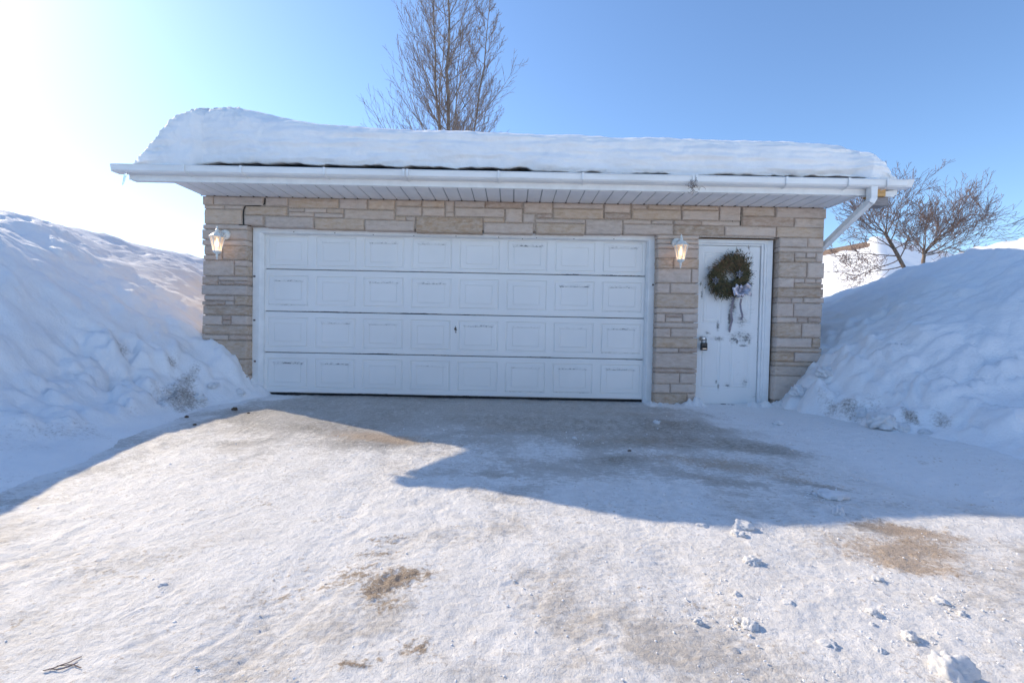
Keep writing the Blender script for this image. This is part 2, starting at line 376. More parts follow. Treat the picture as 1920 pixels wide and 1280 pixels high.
for (a, b, w, amp) in LN:
    p = on_ground(a[0], min(a[1], 1285)); q = on_ground(b[0], max(min(b[1], 1285), 765)); dx, dy = q[0]-p[0], q[1]-p[1]; L = math.hypot(dx, dy)
    tt = ((SX*.35+X*.65-p[0])*dx+(SY*.35+Y*.65-p[1])*dy)/L/L; dd = np.abs((SX*.35+X*.65-p[0])*dy-(SY*.35+Y*.65-p[1])*dx)/L
    env = sstep(-.05, .12, tt)*(1-sstep(.85, 1.05, tt)); scr += amp*env*(np.exp(-(dd/w)**2)-.55*np.exp(-((dd-2.2*w)/(w*1.1))**2))
Z -= .0055*scr
Z += .012*np.clip(dirt, 0, 1)*(fbm(X*24, Y*24, 3, 57)+.2)
# snow drifted against the foot of the wall and the frames
for a, b_, h in ((1.72,1.86,.07),(1.86,2.3,.035),(2.18,2.42,.09),(2.95,3.4,.08)):
    w = sstep(a-.05, a+.04, X)*(1-sstep(b_-.04, b_+.05, X))
    Z += h*w*np.clip(.55+1.1*fbm(X*9, Y*9, 3, 60), 0, 1.5)*np.exp(-((Y+.06)/.10)**2)
    ice -= .9*w*np.exp(-((Y+.06)/.13)**2)
Z += .03*np.clip(fbm(X*7, Y*7, 3, 61), 0, 1)*sstep(-.35, -.05, Y)*sstep(-3.1, -2.7, -X+0*Y)*0
Z += .05*sstep(2.6, 4.6, X)*1.6*sstep(-5.8, -3.0, Y) 
tag(grid_mesh('driveway', X, Y, Z, M['drive'], {'ice': np.clip(ice, 0, 1), 'dirt': np.clip(dirt, 0, 1), 'sand': np.clip(sand, 0, 1), 'mottle': mottle*(1-.6*fresh), 'fresh': fresh}),
    'packed icy driveway with brown stains in front of the garage', 'driveway', kind='structure')

# ------------------------------------------------------------------ snow banks
def sinterp(x, xp, fp, w=.12):
    return sum(np.interp(x+d*w, xp, fp) for d in (-1, -.5, 0, .5, 1))/5
def clods(X, Y, cell, seed, dens=.6, squash=.75):
    """heap of rounded broken lumps: the height of the tallest ball over each point"""
    gx = np.floor(X/cell).astype(int); gy = np.floor(Y/cell).astype(int); h = np.zeros_like(X)
    for i in (-1, 0, 1):
        for j in (-1, 0, 1):
            a = _P[(_P[(gx+i+seed*17) & 511]+gy+j) & 511]; b = _P[(a*3+seed+5) & 511]; c = _P[(b+a*7+11) & 511]; e = _P[(c+91) & 511]
            px = (gx+i+a/511.)*cell; py = (gy+j+b/511.)*cell; rad = cell*(.28+.42*c/511.)
            an = e*.0123; dx = (X-px); dy = (Y-py); u_ = (dx*np.cos(an)+dy*np.sin(an))*(.8+.5*e/511.); v_ = (-dx*np.sin(an)+dy*np.cos(an))
            d = np.maximum(np.sqrt(u_**2+v_**2), .86*np.maximum(np.abs(u_), np.abs(v_*1.05)))
            h = np.maximum(h, np.where(e/511. < dens, squash*np.sqrt(np.maximum(rad**2-d**2, 0))*(.6+.8*a/511.), 0))
    return h
def bank_noise(X, Y, s, toe):
    wx = X + .25*fbm(X*.9, Y*.9, 3, s); wy = Y + .25*fbm(X*.9+5, Y*.9, 3, s+3)
    n = .085*fbm(wx*.9, wy*.9, 3, s+6, .42) + .022*fbm(wx*3.2, wy*3.2, 4, s+9) + .010*fbm(X*11, Y*11, 4, s+12, .6)
    r = np.abs(fbm(wx*1.6+2, wy*1.6, 3, s+15)); n += .035*np.clip(.35-r, 0, 1)
    cl = np.clip(fbm(wx*4.2, wy*4.2, 2, s+18)+.10, 0, 1); c2 = np.clip(fbm(wx*9+3, wy*9, 2, s+19)+.05, 0, 1)**.8; c3 = np.clip(fbm(wx*21, wy*21, 2, s+20), 0, 1)
    n += toe*(.10*cl + .03*c2 + .02*c3)
    wx2 = X+.02*fbm(X*14, Y*14, 2, s+31); wy2 = Y+.02*fbm(X*14+5, Y*14, 2, s+32); sp = np.clip(.35+1.6*fbm(X*1.3, Y*1.3, 2, s+33), 0, 1)
    n += toe*sp*(1.25*clods(wx2, wy2, .30, s) + 1.3*clods(wx2, wy2, .15, s+1, .75) + 1.2*clods(wx2, wy2, .075, s+2, .65))
    n += .25*np.clip(toe*3, 0, 1)*0 + .55*clods(wx2, wy2, .16, s+4, .10)*(.3+.7*sp) + .35*clods(wx2, wy2, .07, s+5, .16)*sp
    n += .012*np.abs(fbm(wx*7, wy*7, 4, s+23, .6))*(1+1.2*fbm(X*.8, Y*.8, 2, s+24)) - .02*np.clip(np.abs(fbm(wx*1.1+4, wy*3.0, 2, s+26))*-6+1, 0, 1)
    return n
def hit(px, py, X, Y, Z):
    """where the sight line of a photographed spot meets a bank"""
    d = _ray(px, py); xs, ys = X[0], Y[:,0]
    for t in np.arange(2.2, 14, .01):
        p = CAM+t*d; i = np.clip(np.searchsorted(ys, p[1]), 0, len(ys)-1); j = np.clip(np.searchsorted(xs, p[0]), 0, len(xs)-1)
        if xs[0] < p[0] < xs[-1] and Z[i,j] >= p[2]: return p
    return on_ground(px, py)
def bdirt(X, Y, Z, lst):
    d = np.zeros_like(X)
    for px, py, Yp, r, a in lst:
        c = hit(px, py, X, Y, Z); d = np.maximum(d, a*np.exp(-((X-c[0])/r)**2-((Y-c[1])/(r*1.6))**2))
    return d
# left bank: ploughed face beside the drive, easing into a gentler slope beside the garage
xs = np.concatenate([-np.arange(2.6, 6.3, .024), -np.arange(6.3, 15, .12)])[::-1]
ys = np.concatenate([[-26,-22,-18,-15,-12,-10,-8.5], np.arange(-7.5, .4, .026), np.arange(.4, 14, .10)])
X, Y = np.meshgrid(xs, ys)
Xf = np.interp(Y, [-7.5,-5,-3.1,-1.8,-1.0,-.3,0,.3], [-2.9,-3.1,-3.36,-3.52,-3.50,-3.30,-3.15,-3.15]) + .07*fbm(X*.0+Y*2.1, Y*0+.5, 3, 70)
Xf = Xf + .10*fbm(X*1.5, Y*1.5, 3, 75)
u = Xf-X
front = sinterp(u, [-1,0,.42,.95,1.55,2.05,2.5,3.6,4.4,5.4,7,12], [-.20,-.015,.13,.72,1.42,1.98,2.10,2.28,2.60,2.52,2.3,2.0], .16)
back = sinterp(u, [-1,0,.35,.75,1.4,2.2,3.3,4.4,6,12], [-.30,-.04,.34,.72,1.16,1.66,2.24,2.34,2.2,1.9], .12)
wb = sstep(-1.5, -.25, Y)
Z = front*(1-wb)+back*wb
Z -= .35*sstep(3.5, 9, Y)*sstep(.5, 2.5, u)
toe = sstep(-.1, .15, u)*(1-sstep(.5, 1.3, u))*(.35+.65*sstep(-2.6, -1.2, Y))
Z += bank_noise(X, Y, 80, toe)*sstep(-.25, .25, u)
d = bdirt(X, Y, Z, [(335,735,-.9,.20,.62),(350,715,-.7,.10,.6),(325,740,-1.0,.12,.5),(322,683,-.7,.05,.55),(365,695,-.5,.07,.45),(228,660,-1.2,.06,.5),(30,800,-2.5,.25,.22),(60,815,-2.5,.25,.22)])
d += .30*sstep(.25, .0, u)*np.clip(.3+fbm(X*3, Y*3, 3, 90), 0, 1)
LBG = (X, Y, Z)
LB = grid_mesh('snow_bank', X, Y, Z, M['snow'], {'dirt': d})
tag(LB, 'tall snow bank left of the garage with a sunlit crest', 'snow bank', 'snow banks along the driveway')
# right bank
xs = np.concatenate([np.arange(2.9, 7.4, .026), np.arange(7.4, 16, .12)])
ys = np.concatenate([[-26,-22,-18,-15,-12,-10,-8.5], np.arange(-7.5, .4, .026), np.arange(.4, 16, .10)])
X, Y = np.meshgrid(xs, ys)
Xf = np.interp(Y, [-7.5,-5,-3.5,-2.3,-.9,-.35,0,.3], [4.5,4.4,4.25,3.95,3.50,3.42,3.36,3.36]) + .07*fbm(X*.0+Y*2.1+7, Y*0+.5, 3, 71)
Xf = Xf + .12*fbm(X*1.5, Y*1.5, 3, 76)
u = X-Xf
H = np.interp(Y, [-7.5,-2,0,1.8,3.8,8,16], [2.3,2.3,2.22,2.08,1.74,1.3,1.0])/2.2
pr = sinterp(u, [-1,0,.25,.55,1.1,1.9,2.6,3.15,3.8,5,9,13], [-.30,-.05,.20,.58,.98,1.42,1.86,2.16,2.25,2.15,1.6,1.2], .13)
prf = sinterp(u, [-1,0,.3,.8,1.4,2.0,2.6,3.15,3.8,5,9,13], [-.20,-.05,.06,.35,.80,1.35,1.85,2.16,2.25,2.15,1.6,1.2], .16)
wb = sstep(-1.9, -.4, Y); Z = (prf*(1-wb)+pr*wb)*np.where(u > 0, H, 1)
toe = sstep(-.1, .15, u)*(1-sstep(.6, 1.5, u))*(.4+.6*sstep(-2.6, -1.2, Y))
Z += bank_noise(X, Y, 110, toe)*sstep(-.25, .25, u)
d = bdirt(X, Y, Z, [(1590,752,-.9,.10,.55),(1600,762,-.95,.12,.55),(1560,765,-.95,.08,.5),(1705,777,-1.5,.06,.7),(1715,780,-1.5,.05,.6),(1765,785,-1.6,.07,.55),(1540,730,-.5,.05,.4),(1635,750,-.8,.10,.35)])
RBG = (X, Y, Z)
RB = grid_mesh('snow_bank', X, Y, Z, M['snow'], {'dirt': d})
tag(RB, 'shaded blue snow bank right of the garage below the bare shrubs', 'snow bank', 'snow banks along the driveway')

# ------------------------------------------------------------------ garage
G = empty('garage', (0, 3, 0)); tag(G, 'stone faced double garage with white doors and snow on its roof', 'garage')
def stones():
    S = []
    def zone(lst, sx, x0, y0):
        for u0, v0, u1, v1, c in lst:
            a = atY(x0+u0/sx, y0+v0/sx); b = atY(x0+u1/sx, y0+v0/sx); c2 = atY(x0+u0/sx, y0+v1/sx); d = atY(x0+u1/sx, y0+v1/sx)
            S.append([(a[0]+c2[0])/2, (c2[2]+d[2])/2, (b[0]+d[0])/2, (a[2]+b[2])/2, c])
    zone([(35,50,88,103,'g'),(92,50,375,105,'g'),(388,56,514,108,'g'),(520,62,804,120,'t'),(812,70,968,128,'g'),(974,74,1127,130,'t'),(1133,76,1280,110,'t'),(1135,114,1280,165,'g'),(1285,82,1410,117,'t'),(1285,120,1412,168,'g'),(1418,84,1466,145,'g'),(1420,148,1464,172,'g'),(1470,88,1642,118,'g'),(1645,88,1855,122,'d'),(1470,122,1755,172,'g'),(1760,125,1855,205,'g'),
      (35,106,148,125,'g'),(151,106,260,126,'g'),(32,129,252,212,'t'),(272,112,510,162,'t'),(520,124,608,143,'g'),(612,124,735,148,'g'),(738,124,832,152,'t'),(522,146,664,170,'g'),(668,152,832,176,'g'),(838,132,1125,187,'g'),(1130,168,1189,192,'t'),(1192,170,1242,195,'g'),
      (268,165,375,219,'g'),(386,170,662,232,'g'),(668,179,950,242,'t'),(956,191,1238,250,'g'),(1248,174,1630,262,'D'),(1634,178,1752,203,'t'),(1636,207,1919,266,'g')], 3.0476, 370, 350)
    zone([(100,66,268,125,'g'),(97,129,165,180,'g'),(180,129,262,153,'d'),(275,68,570,97,'g'),(275,100,570,157,'t'),(577,70,728,123,'g'),(575,126,732,158,'d'),(740,72,828,100,'g'),(834,72,1028,103,'t'),(737,105,1030,162,'t'),(1035,76,1252,106,'t'),(1037,110,1252,166,'g'),(1257,80,1382,168,'g'),(1392,84,1580,142,'t'),(1590,88,1875,153,'g'),(1390,145,1697,203,'d'),(1700,157,1877,210,'g'),
      (172,160,462,182,'g'),(172,185,462,246,'t'),(467,163,682,247,'g'),(690,165,852,188,'g'),(856,165,980,188,'g'),(690,191,982,249,'g'),(988,168,1148,196,'d'),(988,196,1285,256,'D'),(1152,172,1378,198,'g'),(1290,205,1590,260,'g'),(1595,208,1882,268,'t')], 3.1475, 950, 360)
    zone([(38,5,352,35,'g'),(35,40,352,108,'g'),(38,112,352,150,'g'),(38,152,170,215,'t'),(175,152,352,252,'T'),(38,220,170,252,'g'),(42,258,258,365,'g'),(262,300,352,368,'T'),(262,258,352,298,'g'),(38,370,142,427,'d'),(146,370,352,400,'g'),(146,402,162,428,'g'),(165,403,255,428,'d'),(258,403,352,428,'d'),(35,433,352,500,'g'),(42,505,258,540,'g'),(38,543,192,571,'d'),(195,543,258,572,'g'),(260,505,352,572,'T'),(35,577,352,640,'T'),(45,646,172,711,'g'),(175,646,235,678,'d'),(175,680,235,711,'d'),(238,646,352,711,'g'),(45,716,352,778,'T'),(48,782,218,818,'g'),(220,782,352,818,'d'),(45,822,352,950,'t'),(45,956,208,985,'d'),(210,955,352,1062,'T'),(45,988,208,1062,'g'),(45,1066,352,1130,'g'),(45,1134,352,1225,'g')], 3.765, 370, 420)
    zone([(66,40,362,68,'g'),(66,71,362,101,'g'),(66,104,362,135,'g'),(66,138,362,202,'g'),(66,206,180,275,'T'),(183,206,362,275,'T'),(64,279,305,378,'g'),(308,279,360,378,'g'),(62,382,155,452,'g'),(158,382,358,452,'g'),(60,456,358,552,'T'),(58,556,355,593,'g'),(58,596,122,655,'g'),(125,596,243,621,'d'),(125,624,243,655,'g'),(247,596,355,655,'g'),(56,659,355,695,'g'),(54,698,158,762,'g'),(162,698,350,762,'g'),(52,766,350,835,'T'),(52,838,215,870,'g'),(218,838,350,870,'d'),(50,874,348,980,'g'),(48,984,345,1010,'d'),(46,1014,222,1088,'g'),(225,1014,342,1088,'g'),(44,1092,155,1155,'g'),(160,1092,340,1155,'g'),(42,1159,275,1235,'T'),(278,1159,336,1235,'g')], 3.765, 1215, 430)
    zone([(85,22,298,93,'g'),(301,24,435,94,'g'),(82,97,435,130,'g'),(82,134,200,206,'T'),(204,134,287,172,'g'),(290,134,360,172,'g'),(204,175,360,206,'T'),(364,134,433,206,'g'),(80,210,292,320,'t'),(296,210,430,326,'g'),(76,325,195,396,'g'),(198,330,278,363,'g'),(281,330,360,363,'g'),(363,330,428,363,'g'),(198,366,425,398,'T'),(72,402,420,470,'D'),(72,474,178,510,'d'),(181,474,265,510,'g'),(268,474,418,512,'g'),(68,515,192,614,'g'),(195,515,415,616,'g'),(66,620,218,660,'g'),(222,620,300,660,'d'),(303,620,415,660,'d'),(64,665,250,770,'T'),(254,666,412,770,'g'),(62,775,330,846,'g'),(333,775,408,846,'T'),(58,850,405,880,'t'),(55,884,198,952,'D'),(201,884,405,952,'g'),(52,956,405,984,'t'),(48,988,300,1058,'g'),(303,988,405,1058,'d'),(44,1062,405,1240,'g')], 4.0, 1440, 440)
    return S
PAL = {'g': (.60,.475,.39), 't': (.575,.425,.305), 'T': (.51,.36,.24), 'd': (.455,.325,.245), 'D': (.46,.315,.20)}
def build_stones():
    V = []; Fc = []; Cc = []; rr = random.Random(3)
    LX = -3.905
    for k, (x0, z0, x1, z1, c) in enumerate(stones()):
        x0 += .0018; x1 -= .0018; z0 += .0018; z1 -= .0018
        if abs(x0+3.9) < .06: x0 = -3.905+rr.uniform(-.018, .012)
        if abs(x1-3.9) < .06: x1 = 3.90+rr.uniform(-.018, .018)
        if z1 > 2.44: z1 = 2.468
        ed = np.array([0, .003, .007]); nx = max(3, int((x1-x0-.014)/.018)+1); nz = max(3, int((z1-z0-.014)/.012)+1)
        xs = np.concatenate([x0+ed[:2], np.linspace(x0+.007, x1-.007, nx), x1-ed[1::-1]]); zs = np.concatenate([z0+ed[:2], np.linspace(z0+.007, z1-.007, nz), z1-ed[1::-1]]); nx, nz = len(xs), len(zs); gx, gz = np.meshgrid(xs, zs)
        e = np.minimum(np.minimum(gx-x0, x1-gx), np.minimum(gz-z0, z1-gz))
        amp = {'g': .010, 't': .013, 'T': .016, 'd': .014, 'D': .020}[c]
        off = rr.uniform(-.006, .006)
        gy = off + .008*(1-sstep(0, .007, e)) - amp*(.3+fbm(gx*14+k*3.1, gz*32+k*1.7, 4, 130, .6))*sstep(0, .02, e)
        jx = np.where((gx-x0) < .001, .006*fbm(gz*22, gz*0+k, 2, 140), 0) + np.where((x1-gx) < .001, .006*fbm(gz*22+9, gz*0+k, 2, 141), 0)
        jz = np.where((gz-z0) < .001, .004*fbm(gx*16, gx*0+k, 2, 142), 0) + np.where((z1-gz) < .001, .004*fbm(gx*16+9, gx*0+k, 2, 143), 0)
        n0 = len(V); gx2 = gx+jx; gz2 = gz+jz
        for i in range(nz):
            for j in range(nx): V.append((gx2[i,j], gy[i,j], gz2[i,j]))
        id_ = lambda i, j: n0+i*nx+j
        for i in range(nz-1):
            for j in range(nx-1): Fc.append((id_(i,j), id_(i,j+1), id_(i+1,j+1), id_(i+1,j)))
        loop = [id_(0,j) for j in range(nx)]+[id_(i,nx-1) for i in range(1,nz)]+[id_(nz-1,j) for j in range(nx-2,-1,-1)]+[id_(i,0) for i in range(nz-2,0,-1)]
        b0 = len(V)
        for q in loop: V.append((V[q][0], .125, V[q][2]))
        L = len(loop)
        for q in range(L): Fc.append((loop[q], b0+q, b0+(q+1) % L, loop[(q+1) % L]))
        j = rr.uniform(.88, 1.10); w = rr.uniform(-.015, .015); col = PAL[c]
        Cc.extend([(col[0]*j+w, col[1]*j, col[2]*j-w, 1)]*(len(V)-n0))
    me = bpy.data.meshes.new('stone_wall'); me.from_pydata(V, [], Fc)
    at = me.color_attributes.new('stone', 'FLOAT_COLOR', 'POINT'); at.data.foreach_set('color', np.array(Cc, np.float32).ravel())
    me.materials.append(M['stone']); me.polygons.foreach_set('use_smooth', [True]*len(me.polygons))
    b = bmesh.new(); b.from_mesh(me); bmesh.ops.recalc_face_normals(b, faces=b.faces); b.to_mesh(me); b.free()
    o = bpy.data.objects.new('stone_facing', me); COL.objects.link(o); o.parent = G; o.matrix_parent_inverse = Matrix.Translation((0,-3,0))
    return o
build_stones()
# wall core (mortar) behind the stones with the two door openings, side and back walls
LW, RW, BK = -3.885, 3.885, 5.6
mb = MB()
mb.box(LW, .02, -.3, -3.362, .26, 2.52); mb.box(1.83, .02, -.3, 2.29, .26, 2.52); mb.box(3.345, .02, -.3, RW, .26, 2.52)
mb.box(-3.362, .02, 2.118, 1.83, .26, 2.52); mb.box(2.29, .02, 2.085, 3.345, .26, 2.52)
mb.box(LW, .26, -.3, LW+.2, BK, 2.5); mb.box(RW-.2, .26, -.3, RW, BK, 2.5); mb.box(LW+.2, BK-.2, -.3, RW-.2, BK, 2.5)
for xa in (LW, RW-.2): mb.prism([(.261,2.521),(BK,2.501),(2.7,3.42)], 'x', xa, xa+.2)
mb.build('wall', M['mortar'], G)
# open joints where the mortar has gone
def crack(pts, w):
    mb = MB()
    for (a, b), (c, d) in zip(pts[:-1], pts[1:]):
        p = atY(a, b); q = atY(c, d); mb.tube([(p[0], .012, p[2]), (q[0], .012, q[2])], w, 5)
    mb.build('open_joint', M['crack'], G)
crack([(496,371),(495,382),(488,385),(459,386),(456,392),(455,406),(456,421)], .006); crack([(447,421),(470,423)], .005)
crack([(1390,388),(1389,422)], .006); crack([(1376,384),(1374,418)], .003); crack([(1452,446),(1480,446)], .005)
# roof, soffit, fascia, rakes
PIT = .33; RY = 2.7; EZ = 2.655; EY = -.57
rz = lambda y: EZ + PIT*(min(y, 2*RY-y)-EY)
mb = MB()
mb.prism([(EY,EZ-.03),(EY,EZ),(RY,rz(RY)),(2*RY-EY,EZ),(2*RY-EY,EZ-.03),(RY,rz(RY)-.06)], 'x', -4.40, 4.36)
mb.build('roof', M['shingle'], G)
for xa in (-4.40, 4.325):
    mb = MB(); mb.prism([(-.53,2.49),(-.53,EZ-.03),(RY,rz(RY)-.07),(2*RY+.5,EZ-.03),(2*RY+.5,2.49),(RY,rz(RY)-.22)], 'x', xa, xa+.03)
    mb.build('rake_board', M['trim'], G)
for xa, xb in ((-4.37,-3.90),(3.90,4.325)):
    mb = MB(); mb.prism([(-.49,2.50),(RY,rz(RY)-.20),(2*RY+.45,2.50),(2*RY+.45,2.52),(RY,rz(RY)-.18),(-.49,2.52)], 'x', xa, xb)
    mb.build('rake_soffit', M['soffit'], G)
mb = MB(); mb.box(-4.37, -.53, 2.482, 3.995, -.50, 2.64); mb.box(-4.37, -.50, 2.484, -3.93, -.46, 2.50)
mb.build('fascia', M['trim'], G, bevel=.003)
mb = MB(); x = -3.925; rr = random.Random(5); k = 0
while x < 3.95:
    w = .163; x2 = min(x+w, 3.955); mb.box(x+.0065, -.4995, 2.478, x2-.0065, .02, 2.486)
    x = x2; k += 1
mb.box(-3.93, -.4990, 2.4870, 3.96, .02, 2.492, 1)
x = -3.925
while x < 3.9:
    mb.box(x-.006, -.013, 2.4715, x+.008, .004, 2.4775, 2); x += .163
mb.build('soffit', [M['soffit'], M['soffit_gap'], M['crack']], G)
# gutter with hangers
GU = None
def gutter():
    prof = [(-.53,2.625),(-.53,2.548),(-.625,2.548),(-.648,2.565),(-.655,2.615),(-.662,2.622),(-.655,2.632),(-.640,2.628),(-.640,2.618),(-.632,2.570),(-.618,2.556),(-.534,2.556),(-.534,2.625)]
    mb = MB(); mb.prism(prof, 'x', -4.50, 4.37)
    mb.prism([(-.532,2.55),(-.64,2.55),(-.655,2.615),(-.655,2.63),(-.532,2.62)], 'x', -4.515, -4.50)
    g = mb.build('gutter', M['gutter'], G, bevel=.0015)
    for px in (345, 452, 608, 757, 764, 935, 1093, 1300, 1306, 1475, 1592, 1664):
        X_ = atY(px, 330, -.65)[0]; h = MB()
        h.box(X_-.012, -.668, 2.555, X_+.012, -.6585, 2.634); h.tube([(X_,-.66,2.556),(X_+.01,-.60,2.540),(X_+.012,-.535,2.535)], .0055, 5)
        h.build('hanger', M['gutter'], g)
    # crumpled right tip
    mb = MB(); mb.prism([(-.53,2.55),(-.62,2.555),(-.66,2.63),(-.645,2.628),(-.612,2.562),(-.53,2.558)], 'x', 4.371, 4.445); mb.build('gutter_end', M['gutter'], g)
    return g
GU = gutter()
# downspout: outlet, elbow, slanting run to the wall corner, then down the side
mb = MB()
def rect_tube(pts, wx, wy):
    vs = []; n = len(pts); fs = []
    P = [Vector(p) for p in pts]
    for i, p in enumerate(P):
        d = (P[min(i+1,n-1)]-P[max(i-1,0)]).normalized(); a = Vector((0,1,0)); a = (a-d*a.dot(d)).normalized(); b = d.cross(a)
        for sx, sy in ((-1,-1),(1,-1),(1,1),(-1,1)): vs.append(p+b*sx*wx/2+a*sy*wy/2)
    for i in range(n-1):
        for k in range(4): fs.append((4*i+k, 4*i+(k+1) % 4, 4*i+4+(k+1) % 4, 4*i+4+k))
    fs += [(3,2,1,0), tuple(range(4*n-4, 4*n))]; mb.add(vs, fs)
rect_tube([(4.015,-.600,2.556),(4.015,-.600,2.42),(3.99,-.595,2.375)], .072, .085)
rect_tube([(4.01,-.592,2.40),(3.985,-.25,2.215),(3.95,.12,2.00),(3.925,.36,1.86)], .062, .075)
rect_tube([(3.924,.36,1.88),(3.924,.37,.2)], .06, .075)
ds = mb.build('downspout', M['gutter'], G, bevel=.006)
# open end of the eave box: bare pine block, weathered board, white end cap
mb = MB(); mb.box(4.062, -.545, 2.472, 4.215, -.40, 2.552); o = mb.build('wood_block', M['pine_wood'], G, bevel=.003); tag(o, 'bare orange pine block at the eave end')
mb = MB(); mb.box(4.085, -.515, 2.375, 4.27, -.38, 2.470); o = mb.build('wood_block', M['grey_wood'], G, bevel=.003); tag(o, 'weathered grey board end under the eave')
mb = MB(); mb.prism([(4.218,2.472),(4.322,2.472),(4.322,2.545),(4.218,2.535)], 'y', -.535, -.40); mb.build('end_cap', M['trim'], G, bevel=.002)
mb = MB(); mb.box(3.996, -.525, 2.49, 4.084, -.42, 2.552); mb.build('fascia_return', M['trim'], G)

# ------- garage door
DX0, DX1, DZ0, DT = -3.235, 1.725, -.045, 2.055
DY = .20
GDW = empty('garage_door', (0,0,0)); GDW.parent = G; GDW.matrix_parent_inverse = Matrix.Translation((0,-3,0))
def section(z0, z1, first):
    """one hinged section with eight embossed panels; the wear attribute marks where paint has lifted"""
    V = []; Fc = []; Wr = []
    def vert(x, y, z, w=0): V.append((x, y, z)); Wr.append(w); return len(V)-1
    n = 8; pw = (DX1-DX0)/n; rr = random.Random(int(z0*100)+5)
    # lip at the bottom and top edge: rounded tongue
    hz = z1-z0
    zl, zh = z0+.016, z1-.010
    def strip(za, zb, ya, yb, wa, wb, seg=60):
        p = None
        for i in range(seg+1):
            x = DX0+(DX1-DX0)*i/seg
            wv = max(0, float(fbm(np.array([x*1.3+z0*9]), np.array([za*7.]), 2, 150)[0])+.45)
            a = vert(x, ya, za, wa*wv); b = vert(x, yb, zb, wb*wv)
            if p: Fc.append((p[0], a, b, p[1]))
            p = (a, b)
    strip(z0, z0+.006, DY+.012, DY+.002, .9, .7); strip(z0+.006, zl, DY+.002, DY, .62, .1)
    strip(zh, z1-.004, DY, DY+.003, .1, .45); strip(z1-.004, z1, DY+.003, DY+.014, .5, .9)
    for i in range(n):
        xa, xb = DX0+i*pw, DX0+(i+1)*pw; cx = (xa+xb)/2; cz = (z0+z1)/2-.004
        rects = [(xa, zl, xb, zh, 0)]
        for hw, hh, d in ((.262,.196,0),(.256,.190,.010),(.246,.180,.010),(.240,.174,.0),(.238,.172,.0),(.180,.126,-.001),(.176,.122,-.001),(.172,.118,.0045),(.168,.114,-.001),(.166,.112,-.001)):
            rects.append((cx-hw, cz-hh, cx+hw, cz+hh, d))
        topw = rr.choice([.0,.15,.35,.5,.6,.45]); botw = rr.choice([0,0,0,.2,.4])
        prev = None
        for ri, (a, b, c, d2, dep) in enumerate(rects):
            S = 14 if ri else 14
            ring = []
            pts = [(a+(c-a)*q/S, b) for q in range(S)]+[(c, b+(d2-b)*q/6) for q in range(6)]+[(c-(c-a)*q/S, d2) for q in range(S)]+[(a, d2-(d2-b)*q/6) for q in range(6)]
            for q, (x, z) in enumerate(pts):
                w = 0
                if ri in (6,7) and S+6 <= q <= 2*S+6: w = topw*(.75+.4*rr.random())
                if ri in (2,3) and q <= S: w = botw*(.7+.4*rr.random())
                if ri in (2,3,7) and w == 0: w = .06
                ring.append(vert(x, DY+dep, z, w))
            if prev:
                L = len(ring)
                for q in range(L): Fc.append((prev[q], prev[(q+1) % L], ring[(q+1) % L], ring[q]))
            prev = ring
        Fc.append(tuple(prev))
    # back and rim give the section its thickness
    q = [vert(DX0, DY+.045, z0), vert(DX1, DY+.045, z0), vert(DX1, DY+.045, z1), vert(DX0, DY+.045, z1)]
    Fc.append((q[0], q[3], q[2], q[1]))
    # soft sideways gradient of chips near right end and scuffs
    me = bpy.data.meshes.new('door_section'); me.from_pydata(V, [], Fc)
    at = me.attributes.new('wear', 'FLOAT', 'POINT'); at.data.foreach_set('value', np.array(Wr, np.float32))
    me.materials.append(M['gdoor'])
    b = bmesh.new(); b.from_mesh(me); bmesh.ops.remove_doubles(b, verts=b.verts, dist=.0002); bmesh.ops.recalc_face_normals(b, faces=b.faces)
    for f in b.faces:
        if f.calc_center_median().y < DY+.03 and f.normal.y > .2: f.normal_flip()
    b.to_mesh(me); b.free()
    o = bpy.data.objects.new('door_section', me); COL.objects.link(o); o.parent = GDW; o.matrix_parent_inverse = Matrix.Identity(4)
    return o
zz = [DZ0+.012, .482+.002, 1.026, 1.573, 2.075]
p0 = [atY(700,664,DY), atY(700,587,DY), atY(700,508,DY)]
zz = [-.008, p0[0][2], p0[1][2], p0[2][2], 2.075]
for i in range(4): section(zz[i]+.003, zz[i+1]-.003, i == 0)
mb = MB(); mb.box(DX0, DY+.012, -.075, DX1, DY+.04, -.007); mb.box(DX0, DY+.03, zz[0], DX1, DY+.044, 2.0)
o = mb.build('weather_seal', M['black'], None); o.parent = GDW; o.matrix_parent_inverse = Matrix.Identity(4)
# worn spot where the old lock was
mb = MB(); c = atY(854, 617, DY)
for q in range(16):
    a = random.Random(q).uniform(0, 6.28); r = random.Random(q+50).uniform(0, .03)
    mb.lathe([(random.Random(q+9).uniform(.003,.010), -.0015), (.002, .001)], (c[0]+r*.6*math.cos(a), DY-.001, c[2]+r*1.4*math.sin(a)), 7, 0, 'y')
mb.lathe([(.011,-.003),(.011,.002)], (c[0], DY-.002, c[2]-.01), 10, 0, 'y')
o = mb.build('lock_hole', M['rust'], None); o.parent = GDW; o.matrix_parent_inverse = Matrix.Identity(4)
